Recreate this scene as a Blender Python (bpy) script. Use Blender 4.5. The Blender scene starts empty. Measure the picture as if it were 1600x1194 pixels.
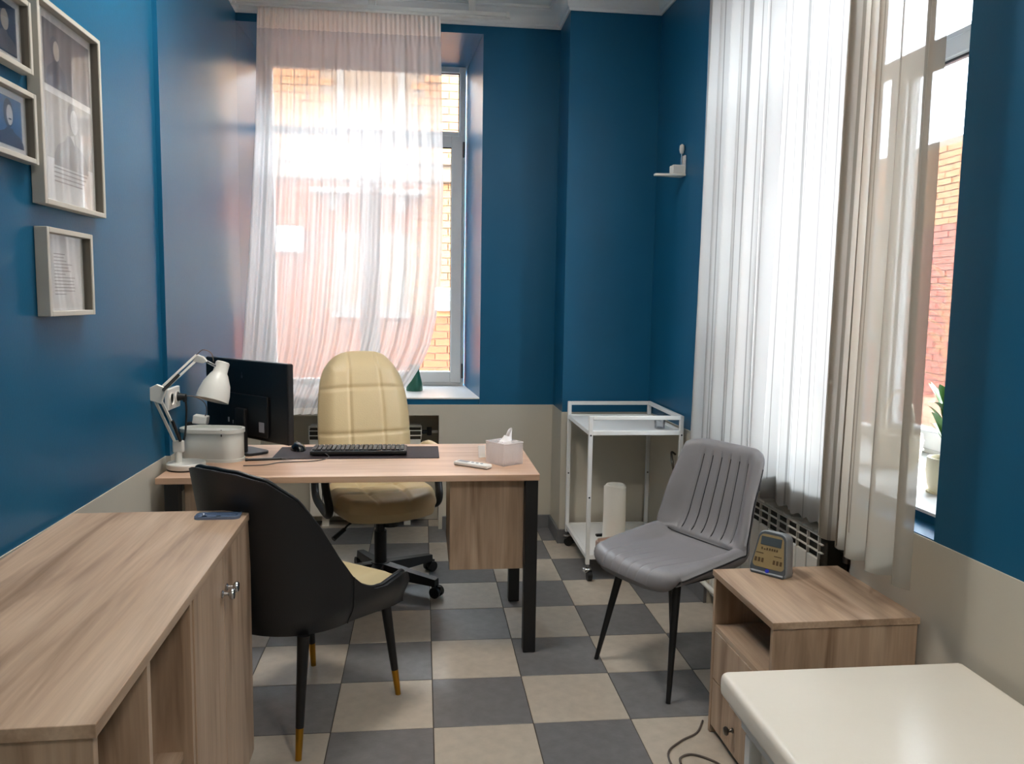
import bpy, bmesh, math, random
from mathutils import Vector, Matrix
random.seed(7)
sc = bpy.context.scene
COL = sc.collection
rad = math.radians

# ------------------------------------------------------------------ camera, world, sun, exposure
def make_camera():
    f, p, y, r, H = 1231.99, -0.103428, 0.114061, 0.0153338, 1.40685
    fw = Vector((math.sin(y)*math.cos(p), math.cos(y)*math.cos(p), math.sin(p)))
    rt = Vector((math.cos(y), -math.sin(y), 0)); up = rt.cross(fw)
    R = math.cos(r)*rt + math.sin(r)*up; U = -math.sin(r)*rt + math.cos(r)*up
    m = Matrix((R, U, -fw)).transposed().to_4x4(); m.translation = (0, 0, H)
    cd = bpy.data.cameras.new('camera'); cd.sensor_fit = 'HORIZONTAL'; cd.sensor_width = 36
    cd.lens = f/1600*36; cd.clip_start = 0.02; cd.clip_end = 200
    co = bpy.data.objects.new('camera', cd); co.matrix_world = m; COL.objects.link(co); sc.camera = co
make_camera()
w = bpy.data.worlds.new('sky'); sc.world = w; w.use_nodes = True
bg = w.node_tree.nodes['Background']; bg.inputs[0].default_value = (0.80, 0.91, 1.0, 1); bg.inputs[1].default_value = 18
sd = bpy.data.lights.new('sun', 'SUN'); sd.energy = 2.6; sd.angle = rad(2); sd.color = (1, .93, .82)
so = bpy.data.objects.new('sun', sd); COL.objects.link(so)
so.rotation_euler = Vector((.92, .26, -.34)).to_track_quat('-Z', 'Y').to_euler()
sc.view_settings.view_transform = 'Standard'; sc.view_settings.look = 'None'
sc.view_settings.exposure = 1.92; sc.view_settings.gamma = 1; sc.view_settings.use_curve_mapping = False
sc.cycles.use_denoising = True
sc.cycles.max_bounces = 14; sc.cycles.diffuse_bounces = 7; sc.cycles.glossy_bounces = 4
sc.cycles.transmission_bounces = 8; sc.cycles.transparent_max_bounces = 24
sc.cycles.sample_clamp_indirect = 8; sc.cycles.caustics_reflective = False; sc.cycles.caustics_refractive = False

# ------------------------------------------------------------------ right wall frame (it runs slightly out of square)
RA = Vector((1.31, 4.43, 0)); RD = Vector((.03, -1, 0)).normalized(); RN = Vector((1, .03, 0)).normalized()
def rw(s, off, z): return RA + RD*s + RN*off + Vector((0, 0, z))

def portal(name, pts):
    ld = bpy.data.lights.new(name, 'AREA'); ld.shape = 'RECTANGLE'
    c = sum(pts, Vector())/4; ux = (pts[1]-pts[0]); uy = (pts[3]-pts[0])
    ld.size = ux.length; ld.size_y = uy.length; ld.cycles.is_portal = True
    x = ux.normalized(); yv = uy.normalized(); n = x.cross(yv)
    m = Matrix((x, yv, n)).transposed().to_4x4(); m.translation = c
    o = bpy.data.objects.new(name, ld); o.matrix_world = m; COL.objects.link(o)
portal('window_portal', [Vector((.283, 5.56, .81)), Vector((-1.02, 5.56, .81)), Vector((-1.02, 5.56, 2.945)), Vector((.283, 5.56, 2.945))][::1])
portal('window_portal', [rw(2.4, .80, .81), rw(.8, .80, .81), rw(.8, .80, 2.945), rw(2.4, .80, 2.945)][::1])

# ------------------------------------------------------------------ materials
MATS = {}
def lin(c):
    return tuple(((v/255)/12.92 if v/255 <= .04045 else (((v/255)+.055)/1.055)**2.4) for v in c) + (1,)
def mat(name, rgb, rough=.5, metal=0, noise=0, nscale=8, bump=0, bscale=60, spec=.5, coat=0, stretch=None, alpha=None):
    m = bpy.data.materials.new(name); m.use_nodes = True; nt = m.node_tree; b = nt.nodes['Principled BSDF']
    col = lin(rgb); b.inputs['Base Color'].default_value = col; b.inputs['Roughness'].default_value = rough
    b.inputs['Metallic'].default_value = metal; b.inputs['Specular IOR Level'].default_value = spec
    b.inputs['Coat Weight'].default_value = coat
    if noise or bump:
        tc = nt.nodes.new('ShaderNodeTexCoord'); mp = nt.nodes.new('ShaderNodeMapping')
        if stretch: mp.inputs['Scale'].default_value = stretch
        nt.links.new(tc.outputs['Object'], mp.inputs[0])
    if noise:
        n = nt.nodes.new('ShaderNodeTexNoise'); n.inputs['Scale'].default_value = nscale; n.inputs['Detail'].default_value = 5
        nt.links.new(mp.outputs[0], n.inputs['Vector'])
        r = nt.nodes.new('ShaderNodeValToRGB'); r.color_ramp.elements[0].position = .3; r.color_ramp.elements[1].position = .7
        r.color_ramp.elements[0].color = tuple(max(0, v*(1-noise)) for v in col[:3])+(1,)
        r.color_ramp.elements[1].color = tuple(min(1, v*(1+noise)) for v in col[:3])+(1,)
        nt.links.new(n.outputs['Fac'], r.inputs[0]); nt.links.new(r.outputs[0], b.inputs['Base Color'])
    if bump:
        n2 = nt.nodes.new('ShaderNodeTexNoise'); n2.inputs['Scale'].default_value = bscale; n2.inputs['Detail'].default_value = 4
        nt.links.new(mp.outputs[0], n2.inputs['Vector'])
        bp = nt.nodes.new('ShaderNodeBump'); bp.inputs['Strength'].default_value = bump; bp.inputs['Distance'].default_value = .003
        nt.links.new(n2.outputs['Fac'], bp.inputs['Height']); nt.links.new(bp.outputs[0], b.inputs['Normal'])
    MATS[name] = m; return m
def wood(name, axis, c0=(172, 146, 122), c1=(196, 172, 148), c2=(120, 93, 70), rough=.42):
    m = bpy.data.materials.new(name); m.use_nodes = True; nt = m.node_tree; b = nt.nodes['Principled BSDF']
    tc = nt.nodes.new('ShaderNodeTexCoord'); mp = nt.nodes.new('ShaderNodeMapping')
    sc_ = [9, 9, 9]; sc_[axis] = .9; mp.inputs['Scale'].default_value = sc_
    nt.links.new(tc.outputs['Object'], mp.inputs[0])
    n = nt.nodes.new('ShaderNodeTexNoise'); n.inputs['Scale'].default_value = 1.3; n.inputs['Detail'].default_value = 7; n.inputs['Distortion'].default_value = .9
    nt.links.new(mp.outputs[0], n.inputs['Vector'])
    r = nt.nodes.new('ShaderNodeValToRGB'); cr = r.color_ramp
    cr.elements[0].position = .28; cr.elements[0].color = lin(c2); cr.elements[1].position = .75; cr.elements[1].color = lin(c1)
    e = cr.elements.new(.48); e.color = lin(c0)
    nt.links.new(n.outputs['Fac'], r.inputs[0])
    mp2 = nt.nodes.new('ShaderNodeMapping'); s2 = [130, 130, 130]; s2[axis] = 4; mp2.inputs['Scale'].default_value = s2
    nt.links.new(tc.outputs['Object'], mp2.inputs[0])
    n2 = nt.nodes.new('ShaderNodeTexNoise'); n2.inputs['Scale'].default_value = 1; n2.inputs['Detail'].default_value = 2
    nt.links.new(mp2.outputs[0], n2.inputs['Vector'])
    mx = nt.nodes.new('ShaderNodeMix'); mx.data_type = 'RGBA'; mx.blend_type = 'OVERLAY'; mx.inputs[0].default_value = .22
    nt.links.new(r.outputs[0], mx.inputs[6]); nt.links.new(n2.outputs['Fac'], mx.inputs[7])
    nt.links.new(mx.outputs[2], b.inputs['Base Color']); b.inputs['Roughness'].default_value = rough
    MATS[name] = m; return m
def glassmat(name, tint=(1, 1, 1), gloss=.06, rough=0.0, k=.85):
    m = bpy.data.materials.new(name); m.use_nodes = True; nt = m.node_tree; nt.nodes.clear()
    o = nt.nodes.new('ShaderNodeOutputMaterial'); t = nt.nodes.new('ShaderNodeBsdfTransparent'); t.inputs[0].default_value = tint+(1,)
    g = nt.nodes.new('ShaderNodeBsdfGlossy'); g.inputs['Roughness'].default_value = rough
    fr = nt.nodes.new('ShaderNodeFresnel'); fr.inputs[0].default_value = 1.5
    mu = nt.nodes.new('ShaderNodeMath'); mu.operation = 'MULTIPLY_ADD'; mu.inputs[1].default_value = k; mu.inputs[2].default_value = gloss*.3
    mu.use_clamp = True
    x = nt.nodes.new('ShaderNodeMixShader'); nt.links.new(fr.outputs[0], mu.inputs[0]); nt.links.new(mu.outputs[0], x.inputs[0])
    nt.links.new(t.outputs[0], x.inputs[1]); nt.links.new(g.outputs[0], x.inputs[2]); nt.links.new(x.outputs[0], o.inputs[0])
    MATS[name] = m; return m
def sheer(name, rgb, clear=.35, lines=((40, .05),), dark=.75, weave=True):
    """sheer woven cloth: part open weave, part light-scattering thread, with woven vertical stripes along UV.x"""
    m = bpy.data.materials.new(name); m.use_nodes = True; nt = m.node_tree; nt.nodes.clear(); L = nt.links.new
    o = nt.nodes.new('ShaderNodeOutputMaterial')
    tr = nt.nodes.new('ShaderNodeBsdfTransparent'); tl = nt.nodes.new('ShaderNodeBsdfTranslucent'); df = nt.nodes.new('ShaderNodeBsdfDiffuse')
    uv = nt.nodes.new('ShaderNodeUVMap'); sx = nt.nodes.new('ShaderNodeSeparateXYZ'); L(uv.outputs[0], sx.inputs[0])
    acc = None
    for fq, wd in lines:
        a = nt.nodes.new('ShaderNodeMath'); a.operation = 'MULTIPLY'; a.inputs[1].default_value = fq; L(sx.outputs[0], a.inputs[0])
        fr = nt.nodes.new('ShaderNodeMath'); fr.operation = 'FRACT'; L(a.outputs[0], fr.inputs[0])
        lt = nt.nodes.new('ShaderNodeMath'); lt.operation = 'LESS_THAN'; lt.inputs[1].default_value = wd; L(fr.outputs[0], lt.inputs[0])
        if acc is None: acc = lt
        else:
            mxm = nt.nodes.new('ShaderNodeMath'); mxm.operation = 'MAXIMUM'; L(acc.outputs[0], mxm.inputs[0]); L(lt.outputs[0], mxm.inputs[1]); acc = mxm
    c = nt.nodes.new('ShaderNodeMix'); c.data_type = 'RGBA'; col = lin(rgb)
    c.inputs[6].default_value = col; c.inputs[7].default_value = tuple(v*dark for v in col[:3])+(1,); L(acc.outputs[0], c.inputs[0])
    L(c.outputs[2], tl.inputs[0]); L(c.outputs[2], df.inputs[0])
    m1 = nt.nodes.new('ShaderNodeMixShader'); m1.inputs[0].default_value = .55; L(df.outputs[0], m1.inputs[1]); L(tl.outputs[0], m1.inputs[2])
    op = nt.nodes.new('ShaderNodeMath'); op.operation = 'MULTIPLY_ADD'; op.inputs[1].default_value = .22; op.inputs[2].default_value = 1-clear; op.use_clamp = True
    L(acc.outputs[0], op.inputs[0])
    m2 = nt.nodes.new('ShaderNodeMixShader'); L(op.outputs[0], m2.inputs[0]); L(tr.outputs[0], m2.inputs[1]); L(m1.outputs[0], m2.inputs[2])
    L(m2.outputs[0], o.inputs[0]); MATS[name] = m; return m

mat('blue_paint', (22, 88, 122), .34, noise=.04, nscale=3, bump=.08, bscale=140, spec=.25)
mat('beige_paint', (190, 184, 170), .6, noise=.03, nscale=3, bump=.1, bscale=120, spec=.3)
mat('ceiling_white', (232, 230, 226), .7, noise=.02)
mat('white_plastic', (228, 226, 222), .35, noise=.01)
mat('white_metal', (226, 226, 224), .4, noise=.01)
mat('tile_light', (178, 168, 154), .38, noise=.09, nscale=22, bump=.15, bscale=90)
mat('tile_dark', (110, 109, 110), .36, noise=.12, nscale=22, bump=.15, bscale=90)
mat('grout', (70, 64, 58), .8, noise=.1)
mat('baseboard_tile', (104, 104, 105), .4, noise=.1, nscale=20)
wood('wood_x', 0); wood('wood_y', 1); wood('wood_z', 2)
wood('desk_wood', 0, (196, 160, 134), (216, 184, 158), (180, 142, 114), .4)
mat('black_metal', (14, 14, 16), .45)
mat('black_plastic', (12, 12, 14), .42, noise=.05)
mat('black_gloss', (8, 8, 11), .22)
mat('cream_leather', (205, 182, 140), .42, noise=.04, nscale=5, bump=.2, bscale=220)
mat('cream_vinyl', (226, 219, 206), .36, noise=.02, nscale=4, bump=.1, bscale=60)
mat('grey_leather', (130, 128, 131), .46, noise=.05, nscale=6, bump=.18, bscale=260)
mat('charcoal_leather', (23, 24, 27), .42, noise=.08, nscale=6, bump=.18, bscale=260)
mat('beige_leather', (186, 170, 132), .5, noise=.04, nscale=6)
mat('gold', (176, 128, 44), .28, metal=1)
mat('chrome', (190, 190, 192), .18, metal=1)
mat('knob_metal', (110, 102, 94), .3, metal=1)
mat('lamp_paint', (216, 214, 206), .35)
mat('bin_plastic', (206, 208, 202), .4)
mat('mat_dark', (42, 30, 34), .7, noise=.1, nscale=60)
mat('cable_black', (14, 14, 15), .5); mat('cable_grey', (92, 84, 80), .5); mat('cable_white', (200, 200, 200), .5)
mat('tissue', (244, 240, 238), .8)
mat('frame_pale', (186, 182, 172), .45, noise=.03)
mat('frame_inner', (110, 104, 94), .6)
mat('paper', (232, 228, 222), .8); mat('mat_board', (240, 238, 234), .8)
mat('print_dark', (92, 90, 96), .7, noise=.25, nscale=14); mat('print_mid', (188, 180, 170), .8, noise=.04); mat('print_ink', (158, 150, 142), .8)
mat('print_blue', (60, 100, 150), .7, noise=.3, nscale=9); mat('print_navy', (26, 38, 70), .7); mat('print_pale', (220, 222, 228), .7)
mat('print_night', (46, 56, 78), .7, noise=.4, nscale=11)
mat('glass_blue', (96, 112, 138), .15, noise=.1, coat=.6)
mat('device_grey', (138, 143, 147), .4); mat('device_dark', (74, 80, 86), .4); mat('device_panel', (146, 128, 92), .35, noise=.06, nscale=40); mat('lcd', (72, 80, 84), .2)
mat('blue_mark', (40, 50, 190), .4); mat('ink_brown', (80, 62, 36), .6)
mat('radiator_white', (214, 210, 200), .45); mat('radiator_dark', (62, 56, 46), .7)
mat('paper_roll', (240, 234, 222), .85, bump=.3, bscale=30); mat('pink_box', (206, 176, 160), .7)
mat('green_vase', (28, 92, 70), .35); mat('pot_cream', (238, 226, 192), .45); mat('soil', (50, 36, 26), .9)
mat('leaf', (74, 134, 46), .45, noise=.25, nscale=9); mat('leaf_pale', (120, 150, 96), .5, noise=.2, nscale=9); mat('stem', (110, 90, 58), .7)
mat('wicker', (214, 200, 176), .7, noise=.15, nscale=40)
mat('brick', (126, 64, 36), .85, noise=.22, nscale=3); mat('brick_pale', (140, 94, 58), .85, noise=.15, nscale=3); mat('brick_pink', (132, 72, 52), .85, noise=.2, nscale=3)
mat('mortar', (112, 94, 78), .9, noise=.1)
mat('facade_white', (108, 103, 98), .7, noise=.03); mat('facade_glass', (120, 112, 104), .12); mat('ac_white', (170, 170, 170), .5); mat('asphalt', (96, 94, 92), .9, noise=.1)
mat('sticker', (150, 150, 155), .6); mat('rail_white', (222, 218, 210), .45); mat('dark_void', (20, 18, 16), .8)
glassmat('pane'); glassmat('picture_glass', gloss=.05, k=.4); glassmat('acrylic', (.985, .98, .975), .15, .08, .5); glassmat('clear_cup', (.97, .98, .99), .2, .03, .5)
sheer('sheer_rear', (220, 218, 216), .19, ((15, .05), (15.0*3.3, .03)), .8)
sheer('sheer_rear_heading', (240, 234, 226), .12, ((60, .3),), .9)
sheer('sheer_side', (160, 157, 153), .06, ((9, .06), (31, .06)), .55)
sheer('sheer_side_heavy', (152, 142, 128), .13, ((5, .05), (5.001*3, .05)), .55)
sheer('sheer_hem', (158, 154, 149), .05, ((9, .05),), .6)
sheer('sheer_hem_heavy', (146, 137, 124), .06, ((5, .05),), .6)

m = bpy.data.materials.new('fill_glow'); m.use_nodes = True; b = m.node_tree.nodes['Principled BSDF']
b.inputs['Emission Color'].default_value = (1, .94, .86, 1); b.inputs['Emission Strength'].default_value = 10; MATS['fill_glow'] = m  # emission for the added ceiling fill panels

m = bpy.data.materials.new('acrylic_white'); m.use_nodes = True; nt = m.node_tree; b = nt.nodes['Principled BSDF']
b.inputs['Base Color'].default_value = lin((236, 228, 226)); b.inputs['Roughness'].default_value = .2; b.inputs['Alpha'].default_value = .42; MATS['acrylic_white'] = m

# ------------------------------------------------------------------ mesh helpers
class MB:
    def __init__(s): s.v = []; s.f = []; s.mi = []; s.cur = 0; s.uv = None
    def add(s, vs, fs, M=None):
        k = len(s.v)
        s.v += [tuple((M @ Vector(p)) if M is not None else p) for p in vs]
        s.f += [tuple(i+k for i in f) for f in fs]; s.mi += [s.cur]*len(fs); return s
    def frombm(s, bm, M=None):
        bm.verts.ensure_lookup_table(); bm.verts.index_update()
        s.add([v.co.copy() for v in bm.verts], [[v.index for v in f.verts] for f in bm.faces], M); bm.free(); return s
    def box(s, x0, x1, y0, y1, z0, z1, bev=0, seg=2, M=None):
        bm = bmesh.new(); bmesh.ops.create_cube(bm, size=1)
        for v in bm.verts: v.co = Vector(((x0+x1)/2+v.co.x*(x1-x0), (y0+y1)/2+v.co.y*(y1-y0), (z0+z1)/2+v.co.z*(z1-z0)))
        if bev: bmesh.ops.bevel(bm, geom=list(bm.edges), offset=bev, segments=seg, profile=.5, affect='EDGES', clamp_overlap=True)
        return s.frombm(bm, M)
    def prism(s, outline, z0, z1, M=None, bev=0, seg=2):
        bm = bmesh.new(); vs = [bm.verts.new((x, y, z0)) for x, y in outline]
        f = bm.faces.new(vs); r = bmesh.ops.extrude_face_region(bm, geom=[f])
        for e in r['geom']:
            if isinstance(e, bmesh.types.BMVert): e.co.z = z1
        bmesh.ops.recalc_face_normals(bm, faces=list(bm.faces))
        if bev:
            es = [e for e in bm.edges if abs(e.verts[0].co.z-e.verts[1].co.z) < 1e-6]
            bmesh.ops.bevel(bm, geom=es, offset=bev, segments=seg, profile=.5, affect='EDGES', clamp_overlap=True)
        return s.frombm(bm, M)
    def cyl(s, a, b, r0, r1=None, n=16, caps=True):
        a = Vector(a); b = Vector(b); r1 = r0 if r1 is None else r1; d = (b-a).normalized()
        x = d.orthogonal().normalized(); y = d.cross(x); vs = []; fs = []
        for i in range(n):
            t = 2*math.pi*i/n; o = x*math.cos(t)+y*math.sin(t); vs += [a+o*r0, b+o*r1]
        for i in range(n):
            j = (i+1) % n; fs.append((2*i, 2*j, 2*j+1, 2*i+1))
        if caps: fs += [tuple(2*i for i in range(n))[::-1], tuple(2*i+1 for i in range(n))]
        return s.add(vs, fs)
    def lathe(s, prof, c=(0, 0, 0), n=24, M=None):
        vs = []; fs = []; c = Vector(c); m = len(prof)
        for r, z in prof:
            for i in range(n):
                t = 2*math.pi*i/n; vs.append(c+Vector((max(r, 1e-4)*math.cos(t), max(r, 1e-4)*math.sin(t), z)))
        for k in range(m-1):
            for i in range(n):
                j = (i+1) % n; fs.append((k*n+i, k*n+j, (k+1)*n+j, (k+1)*n+i))
        fs += [tuple(range(n))[::-1], tuple(range((m-1)*n, m*n))]
        return s.add(vs, fs, M)
    def tube(s, pts, r, n=8, smooth=6, closed=False):
        P = [Vector(p) for p in pts]
        if smooth and len(P) > 2: P = catmull(P, smooth)
        vs = []; fs = []; prev = None
        for i, p in enumerate(P):
            d = (P[min(i+1, len(P)-1)]-P[max(i-1, 0)]).normalized()
            if prev is None: x = d.orthogonal().normalized()
            else:
                x = (prev-d*prev.dot(d)); x = x.normalized() if x.length > 1e-6 else d.orthogonal().normalized()
            prev = x; y = d.cross(x)
            rr = r(i/(len(P)-1)) if callable(r) else r
            for k in range(n):
                t = 2*math.pi*k/n; vs.append(p+(x*math.cos(t)+y*math.sin(t))*rr)
        for i in range(len(P)-1):
            for k in range(n):
                q = (k+1) % n; fs.append((i*n+k, i*n+q, (i+1)*n+q, (i+1)*n+k))
        fs += [tuple(range(n))[::-1], tuple(range((len(P)-1)*n, len(P)*n))]
        return s.add(vs, fs)
    def bar(s, a, b, w, h, up=(0, 0, 1), bev=0):
        a = Vector(a); b = Vector(b); d = b-a; L = d.length; d.normalize(); up = Vector(up)
        if abs(d.dot(up)) > .99: up = Vector((1, 0, 0))
        x = d.cross(up).normalized(); z = x.cross(d)
        m = Matrix((x, d, z)).transposed().to_4x4(); m.translation = a
        return s.box(-w/2, w/2, 0, L, -h/2, h/2, bev, 2, m)
    def grid(s, f, nu, nv, th=0, uvs=False):
        """surface f(u,v); th thickness (number or function of u,v) closes it into a solid"""
        P = [[Vector(f(i/nu, j/nv)) for i in range(nu+1)] for j in range(nv+1)]
        vs = [p for r in P for p in r]; W = nu+1
        fs = [(j*W+i, j*W+i+1, (j+1)*W+i+1, (j+1)*W+i) for j in range(nv) for i in range(nu)]
        if th:
            n0 = len(vs)
            for j in range(nv+1):
                for i in range(nu+1):
                    du = P[j][min(i+1, nu)]-P[j][max(i-1, 0)]; dv = P[min(j+1, nv)][i]-P[max(j-1, 0)][i]
                    n = du.cross(dv); n = n.normalized() if n.length > 1e-9 else Vector((0, 0, 1))
                    t = th(i/nu, j/nv) if callable(th) else th
                    vs.append(P[j][i]-n*t)
            fs += [tuple(a+n0 for a in f_[::-1]) for f_ in fs]
            for i in range(nu):
                fs.append((i+1, i, n0+i, n0+i+1)); k = nv*W; fs.append((k+i, k+i+1, n0+k+i+1, n0+k+i))
            for j in range(nv):
                fs.append((j*W, (j+1)*W, n0+(j+1)*W, n0+j*W)); k = nu; fs.append(((j+1)*W+k, j*W+k, n0+j*W+k, n0+(j+1)*W+k))
        return s.add(vs, fs)
    def mesh(s, name, mats, smooth=None):
        me = bpy.data.meshes.new(name); me.from_pydata([tuple(p) for p in s.v], [], s.f)
        for mm in (mats if isinstance(mats, (list, tuple)) else [mats]): me.materials.append(MATS[mm])
        if any(s.mi): me.polygons.foreach_set('material_index', s.mi)
        me.validate(); me.update()
        if smooth is not None:
            me.shade_smooth(); me.set_sharp_from_angle(angle=rad(smooth))
        return me
    def build(s, name, mats, parent=None, smooth=None, label=None):
        o = bpy.data.objects.new(name, s.mesh(name, mats, smooth)); COL.objects.link(o)
        if parent is not None: o.parent = parent
        if label: o['label'] = label
        return o
def catmull(P, k):
    out = []; n = len(P)
    for i in range(n-1):
        p0, p1, p2, p3 = P[max(i-1, 0)], P[i], P[i+1], P[min(i+2, n-1)]
        for j in range(k):
            t = j/k; out.append(.5*((2*p1)+(p2-p0)*t+(2*p0-5*p1+4*p2-p3)*t*t+(3*p1-p0-3*p2+p3)*t**3))
    out.append(P[-1]); return out
def interp(tab, x):
    if x <= tab[0][0]: return tab[0][1]
    for (a, p), (b, q) in zip(tab, tab[1:]):
        if x <= b:
            t = (x-a)/(b-a); return p+(q-p)*t
    return tab[-1][1]
def sm(a, b, x):
    t = max(0, min(1, (x-a)/(b-a))); return t*t*(3-2*t)
def rrect(w, d, r, n=6, cx=0, cy=0):
    pts = []
    for sx, sy, a0 in ((1, 1, 0), (-1, 1, 90), (-1, -1, 180), (1, -1, 270)):
        for k in range(n+1):
            a = rad(a0+90*k/n); pts.append((cx+sx*(w/2-r)+r*math.cos(a), cy+sy*(d/2-r)+r*math.sin(a)))
    return pts
def tag(o, label, cat, group=None):
    o['label'] = label; o['category'] = cat
    if group: o['group'] = group
    return o
def thing(name, label, cat, loc=(0, 0, 0), rz=0, group=None):
    o = bpy.data.objects.new(name, None); o.empty_display_size = .05; COL.objects.link(o)
    o.location = loc; o.rotation_euler = (0, 0, rz); return tag(o, label, cat, group)
def struct(o): o['kind'] = 'structure'; return o
def empty_struct(name, loc=(0, 0, 0)):
    o = bpy.data.objects.new(name, None); o.empty_display_size = .05; COL.objects.link(o); o.location = loc; return struct(o)
def RM():   # local axes: x = along the right wall towards the camera, y = outwards, z up
    m = Matrix((RD, RN, Vector((0, 0, 1)))).transposed().to_4x4(); m.translation = RA; return m
RMX = RM()

# ------------------------------------------------------------------ setting
ROOM_Y0 = -1.3; DADO = .772; CEIL = 3.09; T = .333; OX, OY = .0410, 2.4805
YR = 4.75
# floor: grout bed and one object for each tile
fl = MB().box(-1.2, 1.75, ROOM_Y0, 4.98, -.12, -.003).build('floor', 'grout'); struct(fl)
tile_cache = {}
def tile(x0, x1, y0, y1, dark):
    g = .0016; w_, d_ = round(x1-x0-2*g, 4), round(y1-y0-2*g, 4); key = (w_, d_, dark)
    if key not in tile_cache:
        tile_cache[key] = MB().box(-w_/2, w_/2, -d_/2, d_/2, -.008, 0, .0012, 1).mesh('tile', 'tile_dark' if dark else 'tile_light')
    o = bpy.data.objects.new('tile', tile_cache[key]); COL.objects.link(o); o.parent = fl
    o.location = ((x0+x1)/2, (y0+y1)/2, random.uniform(-.0004, .0004))
for i in range(-4, 6):
    for j in range(-12, 8):
        x0, x1, y0, y1 = OX+i*T, OX+i*T+T, OY+j*T, OY+j*T+T
        x0 = max(x0, -1.06); x1 = min(x1, 1.50); y0 = max(y0, ROOM_Y0); y1 = min(y1, 4.96)
        if x1-x0 < .02 or y1-y0 < .02: continue
        tile(x0, x1, y0, y1, (i+j) % 2 == 0)
# left wall
b = MB(); b.box(-1.30, -1.01, ROOM_Y0, 3.21, DADO, 3.2)
b.prism([(-.992, 3.21), (-1.046, YR), (-1.046, 4.80), (-1.3, 4.8), (-1.3, 3.21)], DADO, 3.2); b.cur = 1
b.box(-1.30, -1.006, ROOM_Y0, 3.21, -.1, DADO)
b.prism([(-.988, 3.21), (-1.042, YR), (-1.042, 4.80), (-1.3, 4.8), (-1.3, 3.21)], -.1, DADO)
struct(b.build('wall_left', ['blue_paint', 'beige_paint']))
# rear wall with a deep splayed window opening and a radiator niche
b = MB(); b.prism([(-1.046, YR), (-1.02, 5.60), (-1.5, 5.60), (-1.5, 4.80), (-1.3, 4.80), (-1.3, YR)], DADO, 2.94)
b.prism([(.347, YR), (1.0, YR), (1.0, 5.6), (.283, 5.6)], DADO, 2.94)
b.box(-1.5, 1.0, YR, 5.6, 2.94, 3.2)
b.box(-1.044, .345, YR+.002, 5.60, DADO, .806)
b.cur = 1
yl = YR-.006
b.box(-1.5, -.95, yl, 5.6, -.1, DADO); b.box(.102, 1.0, yl, 5.6, -.1, DADO); b.box(-.95, .102, yl, 5.6, .706, DADO); b.box(-.95, .102, yl+.24, 5.6, -.1, .706)
struct(b.build('wall_rear', ['blue_paint', 'beige_paint']))
# corner pier between rear wall and right wall
b = MB(); b.box(.80, 2.1, 4.43, 5.6, DADO, 3.2); b.cur = 1; b.box(.796, 2.1, 4.426, 5.6, -.1, DADO)
struct(b.build('wall_pier', ['blue_paint', 'beige_paint']))
# right wall with window opening and niche (built in the wall's own axes)
b = MB(); z0, z1 = DADO, 2.94
b.prism([(-.05, 0), (.705, 0), (.79, .85), (-.05, .85)], z0, z1, RMX); b.prism([(2.485, 0), (5.9, 0), (5.9, .85), (2.42, .85)], z0, z1, RMX)
b.box(-.05, 5.9, 0, .85, 2.94, 3.2, M=RMX)
b.prism([(.72, .10), (2.476, .10), (2.42, .85), (.79, .85)], DADO-.01, .800, RMX)
b.box(.705, 2.485, 0, .10, DADO-.004, DADO+.003, M=RMX); b.cur = 1
b.box(-.05, .97, -.005, .85, -.1, DADO-.004, M=RMX); b.box(2.112, 5.9, -.005, .85, -.1, DADO, M=RMX); b.box(.97, 2.112, -.005, .85, .70, DADO-.004, M=RMX); b.box(.97, 2.112, .22, .85, -.1, .70, M=RMX)
b.box(-.05, .705, -.005, .3, DADO-.02, DADO, M=RMX)
struct(b.build('wall_right', ['blue_paint', 'beige_paint']))
struct(MB().box(-1.3, 1.8, ROOM_Y0-.2, ROOM_Y0, -.1, 3.2).build('wall_back', 'beige_paint'))
struct(MB().box(-1.5, 2.4, ROOM_Y0-.2, 5.6, CEIL, 3.25).build('ceiling', 'ceiling_white'))
struct(MB().box(-9, 2.15, -8, 5.6, 3.26, 14).build('sky_blocker', 'beige_paint'))  # unseen mass above the room, added to keep sky light off the facades
for lab, lx, ly in (('added square ceiling fill panel, out of view, nearer the desk', -.35, 2.7), ('added square ceiling fill panel, out of view, above the treatment couch', .80, .2)):  # glowing fill panels added out of view to brighten the room
    c_ = thing('ceiling_fill_panel', lab, 'lamp', (lx, ly, CEIL), group='added ceiling fill panels')
    for bx in ((-.31, .31, -.31, -.29), (-.31, .31, .29, .31), (-.31, -.29, -.29, .29), (.29, .31, -.29, .29)): MB().box(*bx, -.035, -.001, .002, 1).build('frame', 'white_metal', c_)
    MB().box(-.29, .29, -.29, .29, -.026, -.020).build('fill_diffuser', 'fill_glow', c_)
# window sills
struct(MB().prism([(-1.045, YR-.006), (.346, YR-.006), (.29, 5.45), (-1.022, 5.45)], .806, .814).build('sill_1', 'white_plastic'))
struct(MB().prism([(.715, .095), (2.478, .095), (2.43, .72), (.785, .72)], .800, .809, RMX).build('sill_2', 'white_plastic'))
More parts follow.
